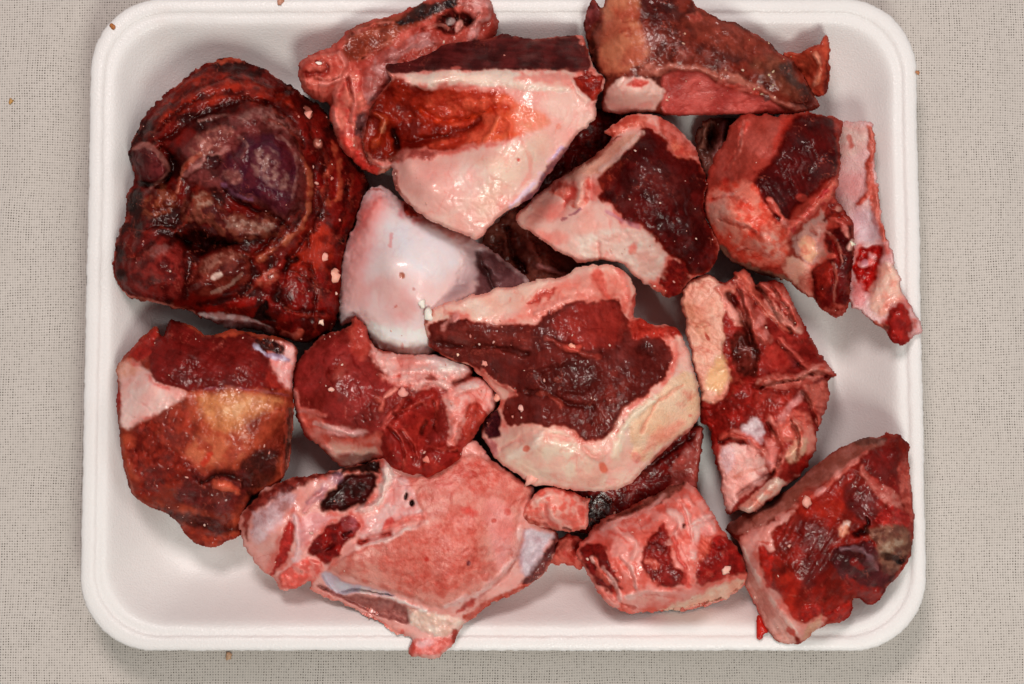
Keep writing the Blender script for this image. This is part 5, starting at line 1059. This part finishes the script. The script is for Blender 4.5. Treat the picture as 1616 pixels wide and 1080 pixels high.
s.S('c44c3c',3,[(150,740),(200,830),(240,920)],a=.6); s.S('ecc4b0',4,[(140,570),(200,690),(300,850),(390,960)],h=4,a=.8)
s.A('muscle','a8241a','8c1c14',[(222,570),(250,580),(290,640),(270,720),(290,760),(250,760),(240,660)],soft=4,h=4,mix=12)
s.A(None,'b43424','9c2418',[(290,720),(380,680),(400,760),(370,860),(430,920),(380,910),(300,860),(320,800)],soft=9,mix=12,a=.55,rough=2)
s.A(None,'942a1c','84201a',[(400,330),(560,280),(620,330),(600,420),(560,520),(480,460),(400,430)],soft=10,mix=12,a=.7,fib=(-65,.5))
s.A(None,'4c1010','3c0c0e',[(360,480),(500,420),(560,560),(540,700),(420,800),(400,700),(440,600)],soft=14,mix=12,a=.7,fib=(-60,.6))
s.A('lean_flap','6c1e1e','541a1a',[(680,180),(740,140),(850,120),(880,150),(850,250),(850,350),(800,330),(730,260),(670,210)],soft=4,h=3,mix=16,fib=(55,.3))
s.A(None,'c08074','a85c54',[(670,215),(700,240),(760,300),(850,350),(860,420),(900,450),(840,440),(790,380),(730,320),(680,260)],soft=5,h=5,mix=8,a=.8,rough=3)
s.A(None,'5a2024','441a1c',[(610,300),(700,300),(760,360),(740,450),(690,480),(640,420),(600,360)],soft=8,mix=10,a=.8,fib=(60,.6))
s.A('saw_cut_side','b06054','8c3c34',[(850,220),(880,170),(900,290),(915,400),(915,480),(880,440),(850,360)],soft=4,mix=8,h=-4,fib=(80,.4))
s.A('gristle','9c2c28','7c1c1c',[(740,450),(780,400),(850,400),(900,450),(890,480),(820,490),(760,480)],soft=4,h=6,mix=7,rough=6)
s.A('bone','e0c8b4','d09070',[(590,460),(620,450),(630,500),(600,540),(585,510)],soft=5,h=4,mix=8)
s.A(None,'280a0c','3a1012',[(620,530),(700,490),(690,440),(730,470),(700,520),(650,550)],soft=4,h=-16,hw=6,mix=8)
s.A('membrane','341418','48202a',[(540,600),(640,560),(740,560),(770,680),(860,690),(760,820),(680,800),(600,720),(550,660)],soft=5,h=6,mix=12,rough=3)
s.S('786068',4,[(590,590),(640,585),(700,600),(750,680)],h=7,a=.8); s.S('7c1c18',7,[(640,650),(680,670)],a=.7)
s.A('lean_flap','7c2420','642020',[(600,700),(680,740),(760,770),(790,770),(740,840),(690,838),(640,800)],soft=5,h=5,mix=9,rough=3)
s.A('dried_skin','7c6050','5c4038',[(690,490),(800,480),(890,490),(912,560),(880,640),(840,690),(780,690),(760,640),(730,560)],soft=5,h=6,mix=8,rough=4)
s.A(None,'a89880','8c745c',[(770,560),(860,540),(890,560),(830,600),(770,610)],soft=6,mix=5,a=.8,rough=3)
s.S('24100e',6,[(780,620),(850,630),(880,630)],h=-10,a=.9); s.B(855,645,8,-10,ry=5,c1='180c0c',a=1)
s.A(None,'4c3430','6c4a44',[(770,650),(850,680),(820,700),(770,690)],soft=5,mix=6,a=.8)
s.A('lean_flap','9c2820','7c1c1a',[(400,860),(480,830),(520,880),(600,830),(650,830),(650,870),(600,915),(530,915),(500,870),(440,920),(390,900)],soft=4,h=7,hw=6,mix=9,rough=4)
s.A('bone','c49c80','b4886c',[(420,940),(500,890),(515,900),(440,1000),(410,1000)],soft=4,mix=6)
s.A(None,'a83428','b84438',[(360,920),(390,950),(385,980),(350,950)],soft=3,mix=6,a=.9)
s.B(437,382,6,7,ry=5,c1='d88c78',a=.9); s.S('d8988c',5,[(480,345),(515,320)],h=4,a=.9); s.S('a84438',6,[(415,370),(450,340)],h=5,a=.8)
s.A(None,'b84030','a42c20',[(200,550),(240,545),(270,560),(230,560)],soft=3,mix=6,a=.8)
# --- V: red drip by P
s = new('meat_scrap', 'small bright red sliver hanging below the left side of the bottom right block', 'meat scrap', C13,
 [(212,880),(235,885),(250,940),(265,962),(240,970),(232,990),(220,998),(208,985),(210,930)],
 [(220,900,90),(240,950,100),(220,985,98)],'muscle','b0281e','941c18',r=6,edge=.6,mix=8,noise=.3,warp=.3)
for sp in SPECS: build(sp)

# ------------------------------------------------------------------ bone crumbs
import bmesh
def crumb_material():
    t = NT('bone_crumb'); oi = t.add('ShaderNodeObjectInfo'); at = t.add('ShaderNodeAttribute', attribute_name='col')
    t.link(at.outputs['Color'], t.b.inputs['Base Color']); t.b.inputs['Roughness'].default_value = 0.5
    t.b.inputs['Subsurface Weight'].default_value = 0.15; t.b.inputs['Subsurface Scale'].default_value = 0.001
    return t.m
CM = crumb_material()
rnd = random.Random(11)
ICO = bmesh.new(); bmesh.ops.create_icosphere(ICO, subdivisions=2, radius=1); IV = np.array([v.co[:] for v in ICO.verts]); IF = [[v.index for v in f.verts] for f in ICO.faces]; ICO.free()
IV1 = None
_b = bmesh.new(); bmesh.ops.create_icosphere(_b, subdivisions=1, radius=1); IV1 = np.array([v.co[:] for v in _b.verts]); IF1 = [[v.index for v in f.verts] for f in _b.faces]; _b.free()
def blob(px, py, r, h, asp=1.0, ang=0.0, flat=0.6, V0=IV, seed=0, lump=0.35):
    d = vnoise(V0[:, 0]*1.6+seed, V0[:, 1]*1.6+V0[:, 2]*1.3, seed)*2-1
    v = V0*(1+lump*d*1.6)[:, None]
    x = v[:, 0]*r*asp; y = v[:, 1]*r; z = v[:, 2]*r*flat
    ca, sa = math.cos(ang), math.sin(ang)
    c = place(px, py, h)
    return np.stack([c[0]+(x*ca-y*sa)*U, c[1]+(x*sa+y*ca)*U, c[2]+z*U], 1)
def mesh_obj(name, Vs, Fs, Cs):
    me = bpy.data.meshes.new(name); me.from_pydata(Vs.tolist(), [], Fs); me.polygons.foreach_set('use_smooth', np.ones(len(Fs), bool)); me.update()
    ca = me.color_attributes.new('col', 'FLOAT_COLOR', 'POINT'); c4 = np.ones((len(Vs), 4)); c4[:, :3] = Cs; ca.data.foreach_set('color', c4.ravel())
    me.materials.append(CM); o = bpy.data.objects.new(name, me); COL.objects.link(o); return o
# larger crumbs one can point at: px, py, radius, colour, where
BIG = [
 (666,480,6,'dcd4c8','white bone crumb on the bluish cartilage cap'),
 (676,498,7,'d8d0c4','white bone crumb at the left tip of the centre piece'),
 (527,433,9,'dc9c88','pink crumb at the right edge of the big dark knuckle'),
 (512,406,6,'d89484','pink crumb on the right side of the big dark knuckle'),
 (506,507,5,'ecc0ac','pale round crumb near the bottom right of the big dark knuckle'),
 (501,228,5,'c88474','pink crumb on the upper right slope of the big dark knuckle'),
 (838,756,11,'e0a090','pink lump at the lower edge of the centre piece above the small fat scrap'),
 (485,183,7,'d88c7c','pink crumb between the big dark knuckle and the rind piece'),
 (503,100,3,'f0d8cc','tiny white crumb on the curled rind piece'),
 (786,626,6,'e09c88','small pink crumb left of the centre piece'),
 (823,645,5,'d89c90','crumb beside the purple membrane left of the centre piece'),
 (673,725,5,'d06c5c','red crumb on the hanging flap'),
 (636,618,7,'d88c80','pale shred on the loose flap muscle'),
 (523,615,4,'e0a494','pale crumb in the middle of the loose flap muscle'),
 (903,547,4,'e49880','orange crumb in the middle of the centre piece'),
 (723,560,3,'ecb8a0','tiny pale crumb on the left muscle of the centre piece'),
 (765,574,5,'d88878','pink crumb on the left muscle of the centre piece'),
 (923,62,7,'d88878','pink crumb at the right end of the maroon strip'),
 (1145,900,6,'dca898','pale crumb on the small marbled block'),
 (1274,793,6,'d89080','pale crumb on the bottom right block'),
 (1345,385,4,'d8ccb4','pale chip on the lean flap beside the long bone slab'),
 (868,14,4,'b87858','brown crumb on the tray wall at the top'),
 (858,16,3,'b87050','tiny brown crumb on the tray wall at the top'),
 (443,3,4.5,'b88068','tan crumb on the top rim of the tray'),
 (178,42,3.5,'b06c38','orange brown crumb on the upper left tray corner'),
 (1448,115,3.5,'b07850','brown crumb on the right rim of the tray'),
 (361,1034,5,'c09878','tan crumb on the cloth just below the tray'),
 (17,161,3.5,'b88848','small ochre crumb on the cloth at the upper left'),
]
TRAYH = {868: 55, 858: 50, 443: 94, 178: 94, 1448: 94}
for k, (px, py, r, col, lab) in enumerate(BIG):
    h = top_at(px, py)
    if h is None: h = TRAYH.get(px, -17 if (px < 120 or py > 1030) else 2)
    V = blob(px, py, r, h+r*0.25, 0.8+0.6*rnd.random(), rnd.random()*3, 0.5, IV, seed=k*2.3)
    cen = V.mean(0); cc = lin(col)*1.05
    n = 0.85+0.3*vnoise(V[:, 0]*9000, V[:, 1]*9000, k)
    o = mesh_obj('crumb', V-cen, IF, np.clip(cc[None]*n[:, None], 0, .9)); o.location = cen
    o['label'] = lab; o['category'] = 'crumb'; o['group'] = 'loose crumbs of bone and fat'
# saw dust specks: too many to count
Vs, Fs, Cs = [], [], []; off = 0
def sprinkle(x0, y0, x1, y1, n, rr=(0.7, 2.2), cols=('d8988a', 'c8786a', 'dcb0a0'), tray=False):
    global off
    for _ in range(int(n*0.33)):
        px = rnd.uniform(x0, x1); py = rnd.uniform(y0, y1); h = top_at(px, py)
        if h is None:
            if not tray: continue
            h = 1.5
        r = rr[0]+(rr[1]-rr[0])*rnd.random()**3
        v = blob(px, py, r, h+0.2*r, 0.7+rnd.random()*1.3, rnd.random()*3, 0.55, IV1, seed=rnd.random()*50)
        Vs.append(v); Fs.extend([[i+off for i in f] for f in IF1]); off += len(v)
        c = lin(rnd.choice(cols))*rnd.uniform(.8, 1.1); Cs.append(np.repeat(np.clip(c[None], 0, .9), len(v), 0))
sprinkle(200, 110, 560, 540, 100); sprinkle(460, 160, 540, 540, 40, (1.2, 3.2))
sprinkle(1030, 40, 1290, 180, 90, (0.6, 2.2), ('d8a48c', 'c88c74', 'dcb098')); sprinkle(1180, 60, 1270, 150, 35, (0.7, 2.2), ('d0b48c', 'c8a888'))
sprinkle(950, 210, 1130, 460, 90); sprinkle(690, 470, 1080, 700, 130); sprinkle(200, 520, 460, 850, 130); sprinkle(460, 520, 760, 750, 90)
sprinkle(400, 740, 620, 920, 60); sprinkle(620, 60, 930, 115, 14); sprinkle(470, 60, 620, 270, 50); sprinkle(920, 780, 1180, 960, 80)
sprinkle(1080, 420, 1300, 800, 80); sprinkle(1180, 700, 1440, 1000, 90); sprinkle(1110, 190, 1340, 500, 60); sprinkle(640, 250, 700, 330, 12)
sprinkle(500, 900, 880, 1030, 60); sprinkle(616, 270, 632, 330, 26, (0.6, 1.6))
o = mesh_obj('bone_dust', np.concatenate(Vs), Fs, np.concatenate(Cs)); o['kind'] = 'stuff'
o['label'] = 'fine pale specks of bone dust scattered over the meat'; o['category'] = 'bone dust'
